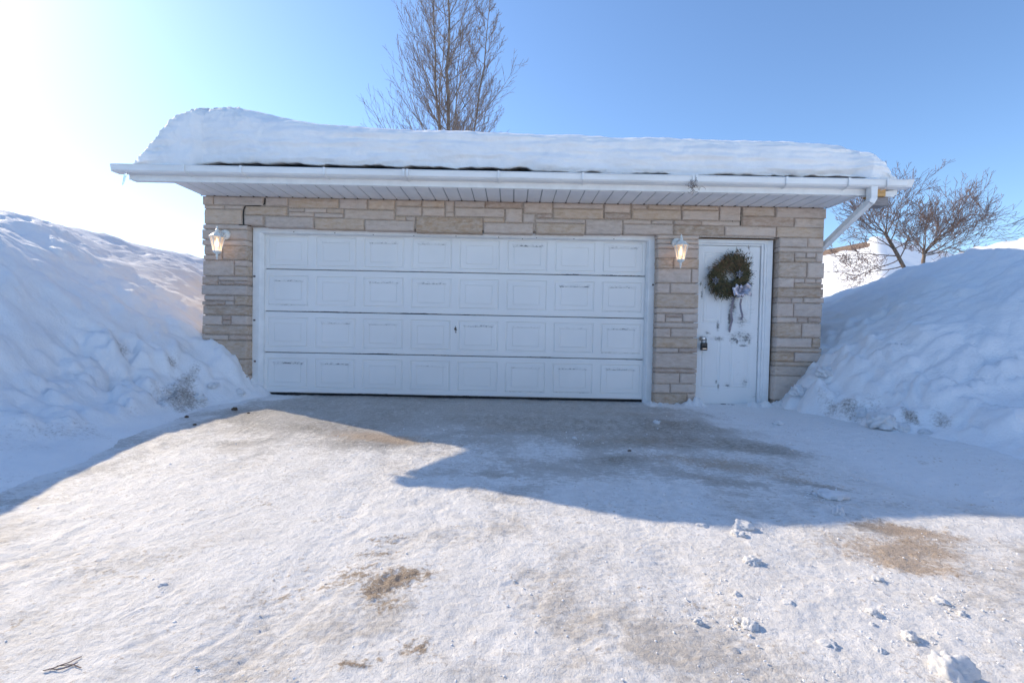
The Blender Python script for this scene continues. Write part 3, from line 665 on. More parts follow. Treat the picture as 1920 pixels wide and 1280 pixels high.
# frame of the garage door
mb = MB()
FX0, FX1, FT = -3.345, 1.822, 2.112
prof = lambda s, xo, xi: [(xo,.12),(xo+s*.085,.12),(xo+s*.09,.125),(xi,.165),(xi,.235),(xo,.235)]
mb.prism(prof(1, FX0, DX0+.01), 'z', -.08, FT); mb.prism(prof(-1, FX1, DX1-.01), 'z', -.08, FT)
def hprism(poly, xa, xb): mb.prism(poly, 'x', xa, xb)
hprism([(.118,FT),(.118,FT-.052),(.122,FT-.058),(.165,FT-.068),(.235,FT-.068),(.235,FT)], FX0+.001, FX1-.001)
mb.box(FX0-.004, .112, FT-.004, FX1+.004, .24, FT+.004)
fr = mb.build('door_frame', M['trim'], G, bevel=.002)
for px, py in ((477,518),(477,600),(478,677),(1224,534)):
    c = atY(px, py, .118); mb = MB(); mb.box(c[0]-.010, .108, c[2]-.010, c[0]+.012, .121, c[2]+.010); mb.build('bolt', M['rust'], G).parent = fr
for px, py in ((551,435),(628,437),(700,440),(776,442),(855,443),(935,445),(980,448),(1006,446),(1076,448),(1151,448)):
    c = atY(px, py, .118); mb = MB(); mb.lathe([(.006,-.004),(.006,.002)], (c[0],.117,c[2]), 7, 0, 'y'); mb.build('screw', M['rust'], G).parent = fr

# ------- entry door
ED = empty('entry_door', (0,0,0)); ED.parent = G; ED.matrix_parent_inverse = Matrix.Translation((0,-3,0))
EX0, EX1, EZ0, EZ1, EDY = 2.345, 3.175, -.03, 2.005, .15
def entry():
    nx, nz = 150, 330
    xs = np.linspace(EX0, EX1, nx); zs = np.linspace(EZ0, EZ1, nz); X, Z = np.meshgrid(xs, zs); Yv = np.full_like(X, EDY)
    def panel(cx, cz, hw, hh):
        e = np.minimum(hw-np.abs(X-cx), hh-np.abs(Z-cz)); return .009*np.exp(-((e-.010)/.010)**2) + .0035*np.exp(-((e-.048)/.007)**2)
    for cx in (EX0+.225, EX1-.225):
        Yv += panel(cx, 1.80, .125, .115)+panel(cx, 1.30, .125, .29)+panel(cx, .50, .125, .33)
    w = np.zeros_like(X)
    def wb(px, py, rx, rz_, a):
        c = atY(px, py, EDY); return (a+.10)*np.exp(-((X-c[0])/(rx*1.7))**2-((Z-c[2])/(rz_*1.7))**2)
    for b in [(1398,634,.06,.055,.52),(1376,634,.05,.05,.46),(1388,628,.09,.04,.42),(1405,640,.02,.03,.6),(1394,648,.05,.012,.5),(1382,641,.012,.03,.6),(1369,598,.02,.10,.75),(1374,570,.03,.10,.62),(1368,615,.012,.05,.7),(1346,610,.015,.05,.62),(1316,552,.012,.05,.55),(1347,635,.06,.02,.5),(1347,725,.012,.03,.6),(1364,722,.03,.02,.5),(1390,600,.05,.09,.42),(1325,625,.03,.03,.35),(1396,718,.03,.05,.4),(1421,640,.008,.3,.45),(1415,740,.04,.05,.3),(1343,715,.01,.02,.6)]:
        w = np.maximum(w, wb(*b))
    w += .3*np.clip(fbm(X*5, Z*2.2, 4, 160), 0, 1)
    o = grid_mesh('door_slab', X, Yv, Z, M['edoor'], {'wear': w}); o.parent = ED; o.matrix_parent_inverse = Matrix.Identity(4)
    md = o.modifiers.new('thick', 'SOLIDIFY'); md.thickness = .04; md.offset = 1 if False else -1
entry()
mb = MB()
cx1 = 3.305
mb.prism([(EX1+.004,.235),(EX1+.004,.125),(EX1+.03,.125),(EX1+.034,.108),(EX1+.058,.108),(EX1+.062,.10),(EX1+.10,.09),(cx1-.006,.086),(cx1,.092),(cx1,.235)], 'z', -.06, 2.079)
mb.prism([(.235,2.079),(.235,EZ1+.004),(.128,EZ1+.004),(.128,EZ1+.022),(.10,EZ1+.028),(.098,2.079)], 'x', 2.27, cx1-.002)
mb.prism([(EX0-.003,.235),(EX0-.003,.12),(EX0-.05,.12),(EX0-.05,.235)], 'z', -.06, EZ1)
o = mb.build('door_frame', M['trim'], G, bevel=.002); o.parent = ED; o.matrix_parent_inverse = Matrix.Identity(4)
mb = MB(); mb.box(2.30, .09, 2.0805, 3.33, .2, 2.092); mb.box(2.36, .035, 2.085, 3.26, .088, 2.094); mb.build('bare_lintel', M['lintel_wood'], G)
mb = MB(); mb.box(2.345, .10, -.07, 3.175, .22, -.032); o = mb.build('threshold', M['grey_wood'], None); o.parent = ED; o.matrix_parent_inverse = Matrix.Identity(4)
mb = MB(); mb.box(cx1+.001, .20, -.05, 3.345, .24, 2.075); mb.build('dark_gap', M['crack'], G)
c = atY(1315.5, 634.5, .10); KN = MB()
KN.lathe([(.030,.048),(.032,.040),(.028,.034),(.012,.030),(.011,.012),(.022,-.004),(.029,-.018),(.028,-.034),(.016,-.042)], (c[0]+.014,.10,c[2]), 18, 0, 'y')
o = KN.build('door_knob', M['chrome'], None, smooth=True); o.parent = ED; o.matrix_parent_inverse = Matrix.Identity(4)
LB_ = empty('lock_box', (c[0]+.02, .07, c[2]-.10)); tag(LB_, 'small black key lock box hanging from the entry door knob', 'lock box')
lx, lz = c[0]+.022, c[2]-.095
mb = MB(); mb.box(lx-.040, .055, lz-.055, lx+.040, .098, lz+.042); mb.build('case', M['blackbox'], LB_, bevel=.008)
mb = MB(); mb.box(lx-.029, .050, lz-.040, lx+.029, .056, lz+.004); mb.build('cover', M['black'], LB_, bevel=.003)
mb = MB(); mb.box(lx-.026, .0475, lz-.036, lx+.026, .0505, lz-.030); mb.build('label_strip', M['chrome'], LB_)
mb = MB(); mb.tube([(lx-.026,.078,lz+.03),(lx-.027,.078,lz+.085),(lx-.014,.076,lz+.112),(lx,.075,lz+.118),(lx+.014,.076,lz+.112),(lx+.027,.078,lz+.085),(lx+.026,.078,lz+.03)], .006, 8)
mb.build('shackle', M['blackbox'], LB_, smooth=True)

# ------------------------------------------------------------------ wall lanterns
def lantern(px, py, label):
    c = atY(px, py, 0.0); c = Vector((c[0], -.012, c[2]))
    t = empty('wall_lantern', c); tag(t, label, 'wall light', 'wall lanterns beside the doors')
    yb = -.175; zc = c.z - .055        # roof rim level of the lantern body
    m = MB(); m.lathe([(.062,.012),(.062,-.006),(.050,-.016),(.030,-.024),(.018,-.030)], c, 24, 0, 'y'); m.build('back_plate', M['lampwhite'], t, smooth=True)
    m = MB(); m.tube([(c.x,c.y-.02,c.z),(c.x,c.y-.06,c.z+.018),(c.x,c.y-.11,c.z+.022),(c.x,yb+.02,c.z+.016),(c.x,yb,c.z+.002)], [.012,.011,.010,.012,.016], 10); m.build('arm', M['lampwhite'], t, smooth=True)
    ax = (c.x, yb, zc)
    m = MB(); m.lathe([(.090,-.006),(.092,.0),(.074,.012),(.060,.026),(.052,.040),(.036,.048),(.022,.056),(.019,.070),(.023,.076),(.016,.088),(.010,.096),(.013,.108),(.008,.120),(.003,.132)], ax, 6, 0, phase=.5); m.build('cap', M['lampwhite'], t)
    m = MB(); m.lathe([(.078,-.006),(.040,-.178)], ax, 6, 0, phase=.5)
    m.f = m.f[:6]; m.m = m.m[:6]; m.build('glass', M['glass'], t)
    m = MB()
    for k in range(6):
        a = 2*math.pi*k/6+.5; m.tube([(ax[0]+.080*math.cos(a), ax[1]+.080*math.sin(a), zc-.005), (ax[0]+.042*math.cos(a), ax[1]+.042*math.sin(a), zc-.18)], .0050, 5)
    m.build('glazing_bar', M['lampwhite'], t)
    m = MB(); m.lathe([(.046,-.174),(.047,-.184),(.034,-.200),(.018,-.210),(.010,-.222),(.015,-.236),(.010,-.250),(.006,-.258),(.008,-.270),(.002,-.284)], ax, 6, 0, phase=.5); m.build('finial', M['lampwhite'], t)
    m = MB(); m.lathe([(.012,-.02),(.013,-.05),(.020,-.065),(.026,-.085),(.024,-.108),(.012,-.122),(.003,-.128)], ax, 14); m.build('bulb', M['bulb'], t, smooth=True)
    ld = bpy.data.lights.new('lantern_light', 'POINT'); ld.energy = .15; ld.color = (1,.62,.30); ld.shadow_soft_size = .03
    lo = bpy.data.objects.new('lantern_light', ld); COL.objects.link(lo); lo.location = (c.x, yb-.0, zc-.15); lo.parent = t; lo.matrix_parent_inverse = Matrix.Translation(-c)
lantern(423.5, 440.5, 'lit white lantern on the stone pier left of the garage door')
lantern(1268, 456, 'lit white lantern on the stone pier between the two doors')

# ------------------------------------------------------------------ wreath on the entry door
def wreath():
    c = atY(1366, 518, .12); c = Vector((c[0], .115, c[2])); R = .165
    t = empty('wreath', c); tag(t, 'evergreen wreath with a silver bow hanging on the white entry door', 'wreath')
    rr = random.Random(11); base = MB()
    for k in range(40):
        a = 2*math.pi*k/40
    base.tube([(c.x+R*.93*math.cos(2*math.pi*k/40), c.y, c.z+R*math.sin(2*math.pi*k/40)) for k in range(41)], .05, 8)
    base.build('ring', M['needle_green'], t)
    nd = MB(); tw = MB()
    for k in range(3000):
        a = rr.uniform(0, 2*math.pi); th = math.degrees(a)
        lob = .035*math.exp(-((a-3.6)/.7)**2)+.04*math.exp(-((a-.95)/.5)**2)-.02*math.exp(-((a-2.2)/.5)**2); r0 = R+lob+rr.gauss(0, .041+.5*max(lob, 0)); 
        if rr.random() > (.55 if 1.9 < a < 2.6 else 1): continue
        if 5.2 < a < 6.1 and rr.random() < .35: continue
        r0 = r0*(1-.06*rr.random()); p = Vector((c.x+r0*.95*math.cos(a), c.y-.02-rr.random()*.05, c.z+r0*math.sin(a)))
        sw = a+math.pi/2*rr.choice((1, 1, .75, .5))+rr.gauss(0, .5)
        tang = Vector((math.cos(sw), rr.uniform(-.6, .1), math.sin(sw))); out = Vector((math.cos(a), 0, math.sin(a)))
        d = (tang*.8+out*rr.uniform(-.25, .9)).normalized(); l = rr.uniform(.035, .095)
        # browner towards the top, thicker on the left
        wbr = .55 if math.sin(a) > .35 else .2
        mi = 1 if rr.random() < wbr else (0 if rr.random() < .6 else 2)
        s = d.cross(Vector((0,1,0))).normalized()*rr.uniform(.0035,.007)
        m_ = p+d*l*.5
        nd.add([p-s*.5, m_-s, p+d*l, m_+s], [(0,1,2,3)], mi)
        if rr.random() < .5:
            for sg in (-1, 1):
                e = (d*.7+s.normalized()*sg*.6).normalized(); q = p+d*l*.4
                nd.add([q, q+e*l*.28+d*.003, q+e*l*.6, q+e*l*.28-d*.003], [(0,1,2,3)], mi)
    nd.build('foliage', [M['needle_olive'], M['needle_brown'], M['needle_green']], t, recalc=False)
    for k in range(110):
        a = rr.choice((rr.uniform(.1, 1.9), rr.uniform(.2, 1.6), rr.uniform(2.6, 3.7), rr.uniform(0, 6.28))); p = Vector((c.x+R*math.cos(a), c.y-.03, c.z+R*math.sin(a)))
        sw = a+rr.choice((-1, 1))*rr.uniform(.2, 1.0); L_ = rr.uniform(.09, .19); pts = [p]
        for q in range(4):
            sw += rr.gauss(0, .25); pts.append(pts[-1]+Vector((math.cos(sw), rr.uniform(-.25, .15), math.sin(sw)))*L_/4)
        tw.tube(pts, [.0026, .0024, .002, .0016, .001], 4)
        for q in (2, 3, 4): tw.lathe([(.0005,-.004),(.0035,0),(.0005,.004)], pts[q], 5)
    tw.build('twigs', M['dark_twig'], t)
    # bow: loops of ribbon
    bx = atY(1386, 545, .03); b = Vector((bx[0], .03, bx[2])); bow = MB()
    def ribbon(pts, w, side):
        vs = []; n = len(pts)
        for i, p in enumerate(pts):
            d = (Vector(pts[min(i+1,n-1)])-Vector(pts[max(i-1,0)])).normalized(); s = d.cross(side); s = s.normalized() if s.length > 1e-4 else Vector((0,0,1))
            vs += [Vector(p)-s*w/2, Vector(p)+s*w/2]
        return vs, [(2*i, 2*i+1, 2*i+3, 2*i+2) for i in range(n-1)]
    for k in range(18):
        a = 2*math.pi*k/18+rr.uniform(-.2, .2); L_ = rr.uniform(.07, .125)*(1.25 if abs(math.cos(a)) > .6 else .9)
        D = Vector((math.cos(a), -.45, math.sin(a)*.75)).normalized(); sd = Vector((-math.sin(a), rr.uniform(-.3,.3), math.cos(a))).normalized()
        N = D.cross(sd).normalized(); pts = []
        for q in range(13):
            s = q/12*math.pi; pts.append(b+D*L_*math.sin(s)+N*.030*math.cos(s)*math.sin(s)*2.0*.8)
        vs, fs = ribbon(pts, rr.uniform(.03,.04), N); bow.add(vs, fs)
    bow.lathe([(.004,-.02),(.02,-.012),(.022,.006),(.006,.02)], b+Vector((0,-.02,0)), 10, 0, 'y')
    bow.build('bow', M['silver'], t, smooth=True, recalc=False)
    def tail(px):
        m = MB(); pts = [atY(x, y, yy) for x, y, yy in px]; m_, f_ = ribbon(pts, .026, Vector((0,1,0))); 
        m_[-2] = m_[-2]+Vector((0,0,-.02)); m_[-1] = m_[-1]+Vector((0,0,-.004)); m.add(m_, f_); m.build('ribbon_tail', M['ribbon_dark'], t, recalc=False)
    tail([(1377,556,.06),(1374,566,.09),(1372,578,.10),(1371,590,.105),(1373,600,.11),(1370,610,.11),(1368,619,.11)])
    tail([(1390,560,.06),(1388,570,.07),(1389,580,.06),(1391,588,.05),(1392,594,.05),(1389,598,.04)])
    for px, py in ((1342, 526), (1387, 514)):
        s = atY(px, py, .03); s = Vector((s[0], .03, s[2])); m = MB()
        for k in range(6):
            a = math.pi/2+k*math.pi/3; a2 = a+math.pi/6; a0 = a-math.pi/6
            tip = s+Vector((math.cos(a), 0, math.sin(a)))*.052; i1 = s+Vector((math.cos(a2), 0, math.sin(a2)))*.024; i0 = s+Vector((math.cos(a0), 0, math.sin(a0)))*.024
            m.tube([i0, tip, i1], .0028, 5); m.tube([s, tip], .002, 4)
        m.build('star_ornament', M['silver'], t)
wreath()

# ------------------------------------------------------------------ snow on the roof
def roof_snow():
    top = [(245,312),(270,304),(285,290),(300,275),(322,256),(350,238),(385,219),(420,206),(440,206),(480,213),(520,222),(600,238),(700,248),(850,253),(1000,260),(1200,266),(1400,271),(1500,276),(1560,281),(1605,288),(1632,298),(1650,312),(1668,328),(1690,338)]
    tp = np.array([[atY(a, b, -.40 if a < 330 or a > 1590 else -.22)[0], atY(a, b, -.40 if a < 330 or a > 1590 else -.22)[2]] for a, b in top])
    xs = np.concatenate([np.linspace(-4.47, -2.6, 134), np.linspace(-2.6, 3.9, 330)[1:], np.linspace(3.9, 4.42, 46)[1:]])
    zt = sum(np.interp(xs+d, tp[:,0], tp[:,1]) for d in (-.06, -.03, 0, .03, .06))/5
    xb = [atY(a, 315, -.5)[0] for a in (240, 370, 380, 560, 610, 760, 980, 1000, 1330, 1600, 1625, 1700)]
    zb = sum(np.interp(xs+d, xb, [2.62, 2.64, 2.712, 2.728, 2.720, 2.724, 2.733, 2.695, 2.695, 2.712, 2.66, 2.62]) for d in (-.02, 0, .02))/3
    zb = zb + .022*fbm(xs*4, xs*0, 4, 170, .65) - .03*np.clip(fbm(xs*2.3+4, xs*0, 2, 171), 0, 1) + .02*np.clip(fbm(xs*9+4, xs*0, 2, 171), 0, 1)*0
    yb = np.interp(xs, [xb[0], xb[1], xb[2], xb[8], xb[9], xb[10]], [-.60, -.60, -.49, -.49, -.49, -.60])
    roofz = lambda y: EZ + PIT*(np.minimum(y, 2*RY-y)-EY)
    endf = np.where(xs < 0, np.clip((xs+4.43)/.50, 0, 1), np.clip((4.36-xs)/.42, 0, 1))      # 0 at the very ends, 1 inside
    zt = np.where(xs < 0, zt, zt); yb = yb + .16*(1-endf)**2
    H = np.maximum(zt-zb, .015)
    prof = [(.0, -.10, .10), (.0,.0,.0),(.035,.02,.02)]
    # the front face: fraction of height, and how far forward
    fr = np.linspace(0, 1, 34); rows_y = []; rows_z = []
    rows_y.append(np.full_like(xs, .15)); rows_z.append(np.minimum(roofz(.15)-.02, zb+.15))
    rows_y.append(yb+.16); rows_z.append(zb+.035)
    for f in fr:
        bul = .035*math.sin(min(f*2.2, 1)*math.pi*.5) - .33*max(0, f-.72)**1.6*3.2 - .05*f
        rows_y.append(yb - bul*np.clip(H/.45, .15, 1.25) - .02*np.sin(f*9+xs*.8)*0); rows_z.append(zb+H*(1-(1-f)**1.12))
    # crest and back over the ridge
    peak = np.clip(zt-roofz(-.2)-.42, 0, 1)*np.clip(endf*1.3, 0, 1)
    for y in np.concatenate([np.linspace(.02, RY, 26), np.linspace(RY+.12, 2*RY-EY-.03, 22)]):
        th = .40*np.clip(H/.40, 0, 1)*(1-.25*sstep(0, 2.5, y)) + peak*(1-sstep(.1, 1.8, y))
        th = np.where((xs < -4.1) | (xs > 4.05), th*np.clip(endf*1.3, 0, 1)**.8, th)
        th = np.minimum(th, np.maximum(zt-roofz(-.35), .01)) if y < 1.5 else th
        if y > 2*RY-EY-.2: th = th*.2
        z = roofz(y)+th-.01
        rows_y.append(np.full_like(xs, y)); rows_z.append(z)
    Y = np.array(rows_y); Z = np.array(rows_z); X = np.tile(xs, (len(rows_y), 1))
    fi = np.arange(len(rows_y))[:, None]
    wgt = np.clip(H/.25, 0, 1)[None, :]*np.where(fi > 2, 1, .3)
    strata = .030*fbm(X*.9, Z*16+.4*fbm(X*1.5, Z*2, 2, 180), 3, 181) + .035*fbm(X*1.7, Z*4, 3, 184)+.014*fbm(X*8, Z*14, 4, 187)
    crys = .035*np.clip(fbm(X*26, Y*26+Z*22, 3, 190), 0, 1)*sstep(-2.95, -3.25, X)*sstep(.45, .8, (Z-zb[None,:])/H[None,:])
    Y = Y - strata*wgt - crys*.6
    Z = Z + (.02*fbm(X*1.5, Y*1.5, 3, 193)+.008*fbm(X*8, Y*8+Z*5, 3, 195))*wgt*np.where(fi > 6, 1, 0) + crys
    # left crest hollow face
    o = grid_mesh('roof_snow', X, Y, Z, M['roofsnow']); 
    tag(o, 'thick slab of snow lying on the garage roof, humped at the left end', 'snow')
roof_snow()
# snow that has slid down into the gutter
def gutter_snow(p0, p1, h, label, seed):
    a = atY(p0, 318, -.6)[0]; b = atY(p1, 318, -.6)[0]; n = max(12, int((b-a)/.012)); xs = np.linspace(a, b, n); v = np.linspace(0, 1, 14)
    X, V = np.meshgrid(xs, v); e = np.sin(np.clip((X-a)/(b-a), 0, 1)*math.pi)**.6
    Hh = h*e*np.clip(.65+.9*fbm(X*6, X*0, 3, seed), .1, 1.5)
    Y = -.648+.13*V; Z = 2.612+Hh*np.sin(V*math.pi*.75)**.8+.006*fbm(X*25, V*5, 2, seed+3)
    Z[0] = 2.60; Z[-1] = 2.64
    tag(grid_mesh('gutter_snow', X, Y, Z, M['roofsnow']), label, 'snow', 'snow lying in the gutter')
gutter_snow(232, 385, .075, 'snow filling the gutter under the roof snow hump', 200)
gutter_snow(560, 700, .050, 'thin snow heap in the gutter left of the bird bracket twigs'.replace('bird bracket twigs','double hanger'), 210)
gutter_snow(760, 930, .022, 'low snow strip in the gutter below the tree', 220)
gutter_snow(1000, 1310, .05, 'long snow strip in the gutter above the garage door right half', 230)
gutter_snow(1590, 1672, .085, 'snow heap in the gutter above the downspout', 240)
mb = MB(); a = atY(236, 318, -.6); b = atY(229.5, 347, -.6)
mb.tube([(a[0],-.6,2.555),(a[0]-.01,-.6,2.51),(a[0]-.025,-.6,2.45),(b[0],-.6,b[2])], [.016,.013,.009,.002], 8)
tag(mb.build('icicle', M['ice'], None, smooth=True), 'small icicle hanging from the left gutter end', 'icicle')
# tangle of twigs caught on a gutter hanger
def tuft(px, py, n, r, label):
    rr = random.Random(px); c = atY(px, py, -.67); m = MB()
    for k in range(n):
        p = Vector((c[0]+rr.gauss(0, r*.4), -.668+rr.uniform(-.02, .01), c[2]+rr.gauss(0, r*.5))); a = rr.uniform(0, 6.28); pts = [p]
        for q in range(5):
            a += rr.gauss(0, .9); pts.append(pts[-1]+Vector((math.cos(a), rr.uniform(-.4, .4), math.sin(a)))*r*.28)
        m.tube(pts, .0022, 4)
    tag(m.build('twig_tangle', M['twig'], None), label, 'twigs')
tuft(1299, 349, 22, .06, 'tangle of dry twigs caught on the gutter above the mid pier lantern')

# ------------------------------------------------------------------ bare trees behind
def grow(mb, p, d, L, r, depth, rr, P, out=None):
    """one branch with its side branches; P holds the habit of the tree"""
    n = P['seg'][depth]; pts = [p.copy()]; dirs = []
    for i in range(n):
        d = (d + Vector((rr.gauss(0,1), rr.gauss(0,1), rr.gauss(0,1)))*P['crook'][depth] + Vector((0,0,P['up'][depth]))).normalized()
        p = p+d*L/n; pts.append(p.copy()); dirs.append(d.copy())
    rad = [max(P['rmin'], r*(1-.82*i/n)) for i in range(n+1)]
    mb.tube(pts, rad, 6 if depth == 0 else (4 if depth == 1 else 3), 0 if depth < P['thick'] else 1, cap=False)
    if depth+1 >= len(P['seg']): return
    k = P['kids'][depth]
    for j in range(k):
        t = P['start'][depth]+(1-P['start'][depth])*(j+rr.random())/k; i = min(n-1, int(t*n)); q = pts[i].lerp(pts[i+1], t*n-i)
        az = rr.uniform(0, 2*math.pi) if depth else j*2.4+rr.uniform(-.5, .5); ang = math.radians(P['ang'][depth]+rr.gauss(0, 9))
        d0 = dirs[i]; s = d0.cross(Vector((.2,.3,.9))).normalized(); s2 = d0.cross(s)
        nd = (d0*math.cos(ang)+(s*math.cos(az)+s2*math.sin(az))*math.sin(ang)).normalized()
        ll = L*P['ratio'][depth]*(1-P['taper'][depth]*t)*rr.uniform(.65, 1.15)
        grow(mb, q, nd, ll, max(P['rmin'], rad[i]*P['rr'][depth]), depth+1, rr, P)
def tall_tree():
    D = 16.0; Yt = CAM[1]+D; rr = random.Random(4)
    t = empty('bare_tree', (-2.0, Yt, 0)); tag(t, 'tall leafless tree with several stems behind the garage roof', 'tree')
    P = dict(seg=[12,7,4,3], crook=[.035,.06,.10,.14], up=[.05,.10,.08,.05], kids=[26,9,5], start=[.12,.15,.2], ang=[50,36,38], ratio=[.34,.42,.5], taper=[.72,.55,.4], rr=[.36,.5,.6], rmin=.0055, thick=1)
    stems = [((842,250),(842,0),15.0,.105),((822,250),(812,0),13.5,.085),((852,250),(862,60),11.0,.055),((890,250),(916,40),12.0,.075),((828,250),(836,90),10.5,.05)]
    tr = MB(); cr = MB(); o0 = MB()
    for (a, b, H, r) in stems:
        A = atY(*a, Yt); B = atY(*b, Yt); yo = rr.uniform(-.5, .5); A = Vector((A[0], Yt+yo, A[2])); B = Vector((B[0], Yt+yo, B[2]))
        dv = (B-A).normalized(); foot = Vector((A.x*.75-2.0*.25+0, Yt+yo*.4, 0)); n = 16; pts = []; rad = []
        for i in range(n+1):
            z = H*i/n; s = A+(B-A)*((z-A.z)/(B.z-A.z)); w = min(1, z/A.z); base = foot.lerp(A, w**.8) if z < A.z else s
            pts.append(Vector((base.x+rr.gauss(0,.035), base.y+rr.gauss(0,.03), z))); rad.append(max(.012, r*(1-.88*i/n)))
        tr.tube(pts, rad, 8)
        NB = 46 if r > .07 else 20
        for j in range(NB):
            tt = .26+.72*(j+rr.random())/NB; i = min(n-1, int(tt*n)); q = pts[i].lerp(pts[i+1], tt*n-i); az = j*2.4+rr.uniform(-.5,.5)
            dd = (pts[i+1]-pts[i]).normalized(); ang = math.radians(rr.uniform(42, 58)); 
            nd = Vector((math.cos(az)*math.sin(ang), math.sin(az)*math.sin(ang), math.cos(ang))) 
            L = (4.15*(1-tt)**.60+.6)*rr.uniform(.7, 1.1)*(.55 if r < .07 else (.60 if r < .08 else .95))
            PP = dict(P); PP['seg'] = [8,5,3]; PP['crook'] = [.022,.04,.06]; PP['up'] = [.10,.075,.05]; PP['kids'] = [18,5]; PP['start'] = [.12,.15]; PP['ang'] = [27,27]; PP['ratio'] = [.36,.42]; PP['taper'] = [.45,.4]; PP['rr'] = [.5,.6]; PP['thick'] = 1; PP['rmin'] = .0036
            grow(cr, q, nd, L, max(.009, rad[i]*.30), 0, rr, PP)
    tr.build('trunk', M['bark'], t, smooth=True, recalc=False); cr.build('branches', [M['bark'], M['twig']], t, recalc=False)
tall_tree()
def shrub(base, fork, D, spread, seed, label, dirs):
    Yt = CAM[1]+D; A = atY(*fork, Yt); B = atY(*base, Yt); rr = random.Random(seed); t = empty('bare_shrub', (B[0], Yt, 0)); tag(t, label, 'tree', 'bare shrubs behind the right snow bank')
    tr = MB(); cr = MB(); b = Vector((B[0]+.1, Yt, 0)); q = Vector((A[0], Yt, A[2])); h = Vector((B[0], Yt, B[2]))
    tr.tube([b, b.lerp(h, .6), h, h.lerp(q, .5)+Vector((.03,.02,0)), q, q+Vector((-.03,0,.12))], [.06,.052,.043,.038,.033,.02], 8)
    tr.build('trunk', M['bark2'], t, smooth=True)
    P = dict(seg=[8,7,5,3], crook=[.12,.10,.07,.06], up=[.035,.055,.06,.03], kids=[8,7,4], start=[.12,.10,.15], ang=[42,40,36], ratio=[.66,.62,.55], taper=[.35,.35,.35], rr=[.5,.5,.6], rmin=.0036, thick=1)
    for k, (ax, az, l, f) in enumerate(dirs):
        st = h.lerp(q, f); d = Vector((ax, rr.uniform(-.5, .5), az)).normalized()
        grow(cr, st, d, spread*l*rr.uniform(.9, 1.1), .0145, 0, rr, P)
    cr.build('branches', [M['bark2'], M['twig2']], t, recalc=False)
shrub((1697,505), (1662,442), 11.2, 1.22, 21, 'spreading bare shrub beside the downspout, in front of the far house',
      [(-1,.15,1.0,1),(-.8,.6,1.0,1),(-.2,1,.9,1),(.35,1,1.05,.95),(.75,.9,1.05,.8),(.9,.45,.7,.6),(-1,-.15,1.0,.4),(-.9,.35,1.0,.55),(-1,-.5,.85,.3),(.5,1,1.1,1),(-.5,.9,.8,1),(-.95,-.3,1.1,.1),(.3,.9,.8,.3)])
shrub((1731,488), (1732,474), 11.8, 1.22, 33, 'bare reddish shrub leaning right over the snow bank top',
      [(-.5,1,.8,1),(0,1,.95,1),(.45,1,1.05,1),(.8,.7,1.25,1),(1,.5,1.3,.9),(1,.28,1.5,.8),(-.8,.5,.5,.8),(.7,.95,1.15,1),(.2,1,.95,1),(1,.62,1.4,.5),(1,.4,1.6,.6),(.9,.8,1.3,.7)])

# ------------------------------------------------------------------ neighbour's house far behind
def house():
    t = empty('house', (19, 22, 0)); tag(t, 'distant house with snow covered hip roof and brown ridge behind the bare shrubs', 'house')
    a = .19; ca, sa = math.cos(a), math.sin(a)
    def R(x, y, z): return (18.05+x*ca-y*sa, 17.6+x*sa+y*ca, z)
    Ht, E, hw, hd, Ln = 5.75, .9, 9.0, 8.5, 12
    def slope(x, y):          # roof surface: hip end towards the viewer
        return Ht-(Ht-E)*max(abs(x)/hw, -y/hd, (y-Ln)/hd, 0)
    m = MB(); w = .5
    c = [(-hw+w,-hd+w),(hw-w,-hd+w),(hw-w,Ln+hd-w),(-hw+w,Ln+hd-w)]
    m.add([R(x, y, -1) for x, y in c]+[R(x, y, E-.05) for x, y in c], [(0,1,5,4),(1,2,6,5),(2,3,7,6),(3,0,4,7),(4,5,6,7)]); m.build('wall', M['house_wall'], t)
    m = MB(); c = [(-hw,-hd,E),(hw,-hd,E),(hw,Ln+hd,E),(-hw,Ln+hd,E),(0,0,Ht),(0,Ln,Ht)]
    m.add([R(*q) for q in c]+[R(x, y, z-.14) for x, y, z in c], [(0,1,4),(1,2,5,4),(2,3,5),(3,0,4,5),(6,10,7),(7,10,11,8),(8,11,9),(9,11,10,6),(0,6,7,1),(1,7,8,2),(2,8,9,3),(3,9,6,0)]); m.build('roof', M['house_roof'], t)
    gx, gy = np.meshgrid(np.linspace(-hw-.1, hw+.1, 90), np.linspace(-hd-.1, Ln, 120)); gz = np.zeros_like(gx)
    for i in range(gx.shape[0]):
        for j in range(gx.shape[1]):
            x, y = gx[i,j], gy[i,j]; gz[i,j] = slope(x, y)
    onhip = -gy/hd-np.abs(gx)/hw            # >0 on the hip face
    edge = 1.35+.45*fbm(gx*.7, gy*.9, 3, 260)
    th = .26*np.where(onhip > -.04, 1, sstep(edge-.08, edge+.1, np.abs(gx)))-.05+.05*fbm(gx*.8, gy*.8, 3, 262)*np.where(np.abs(gx) > 1.4, 1, .2)
    P = np.array([[R(gx[i,j], gy[i,j], gz[i,j]+th[i,j]) for j in range(gx.shape[1])] for i in range(gx.shape[0])])
    o = grid_mesh('roof_snow', P[...,0], P[...,1], P[...,2], M['lump']); o.parent = t; o.matrix_parent_inverse = Matrix.Translation((-19,-22,0))
    m = MB(); m.box(-.5, 0, 0, .5, .06, 1.1); m.v = [R(-2+x, -hd+.44+y, 1.0+z) for x, y, z in m.v]; f = m.build('window', M['trim'], t)
    m = MB(); m.box(-.42, -.01, .08, .42, .05, 1.02); m.v = [R(-2+x, -hd+.44+y, 1.0+z) for x, y, z in m.v]; m.build('pane', M['blackbox'], f)
house()

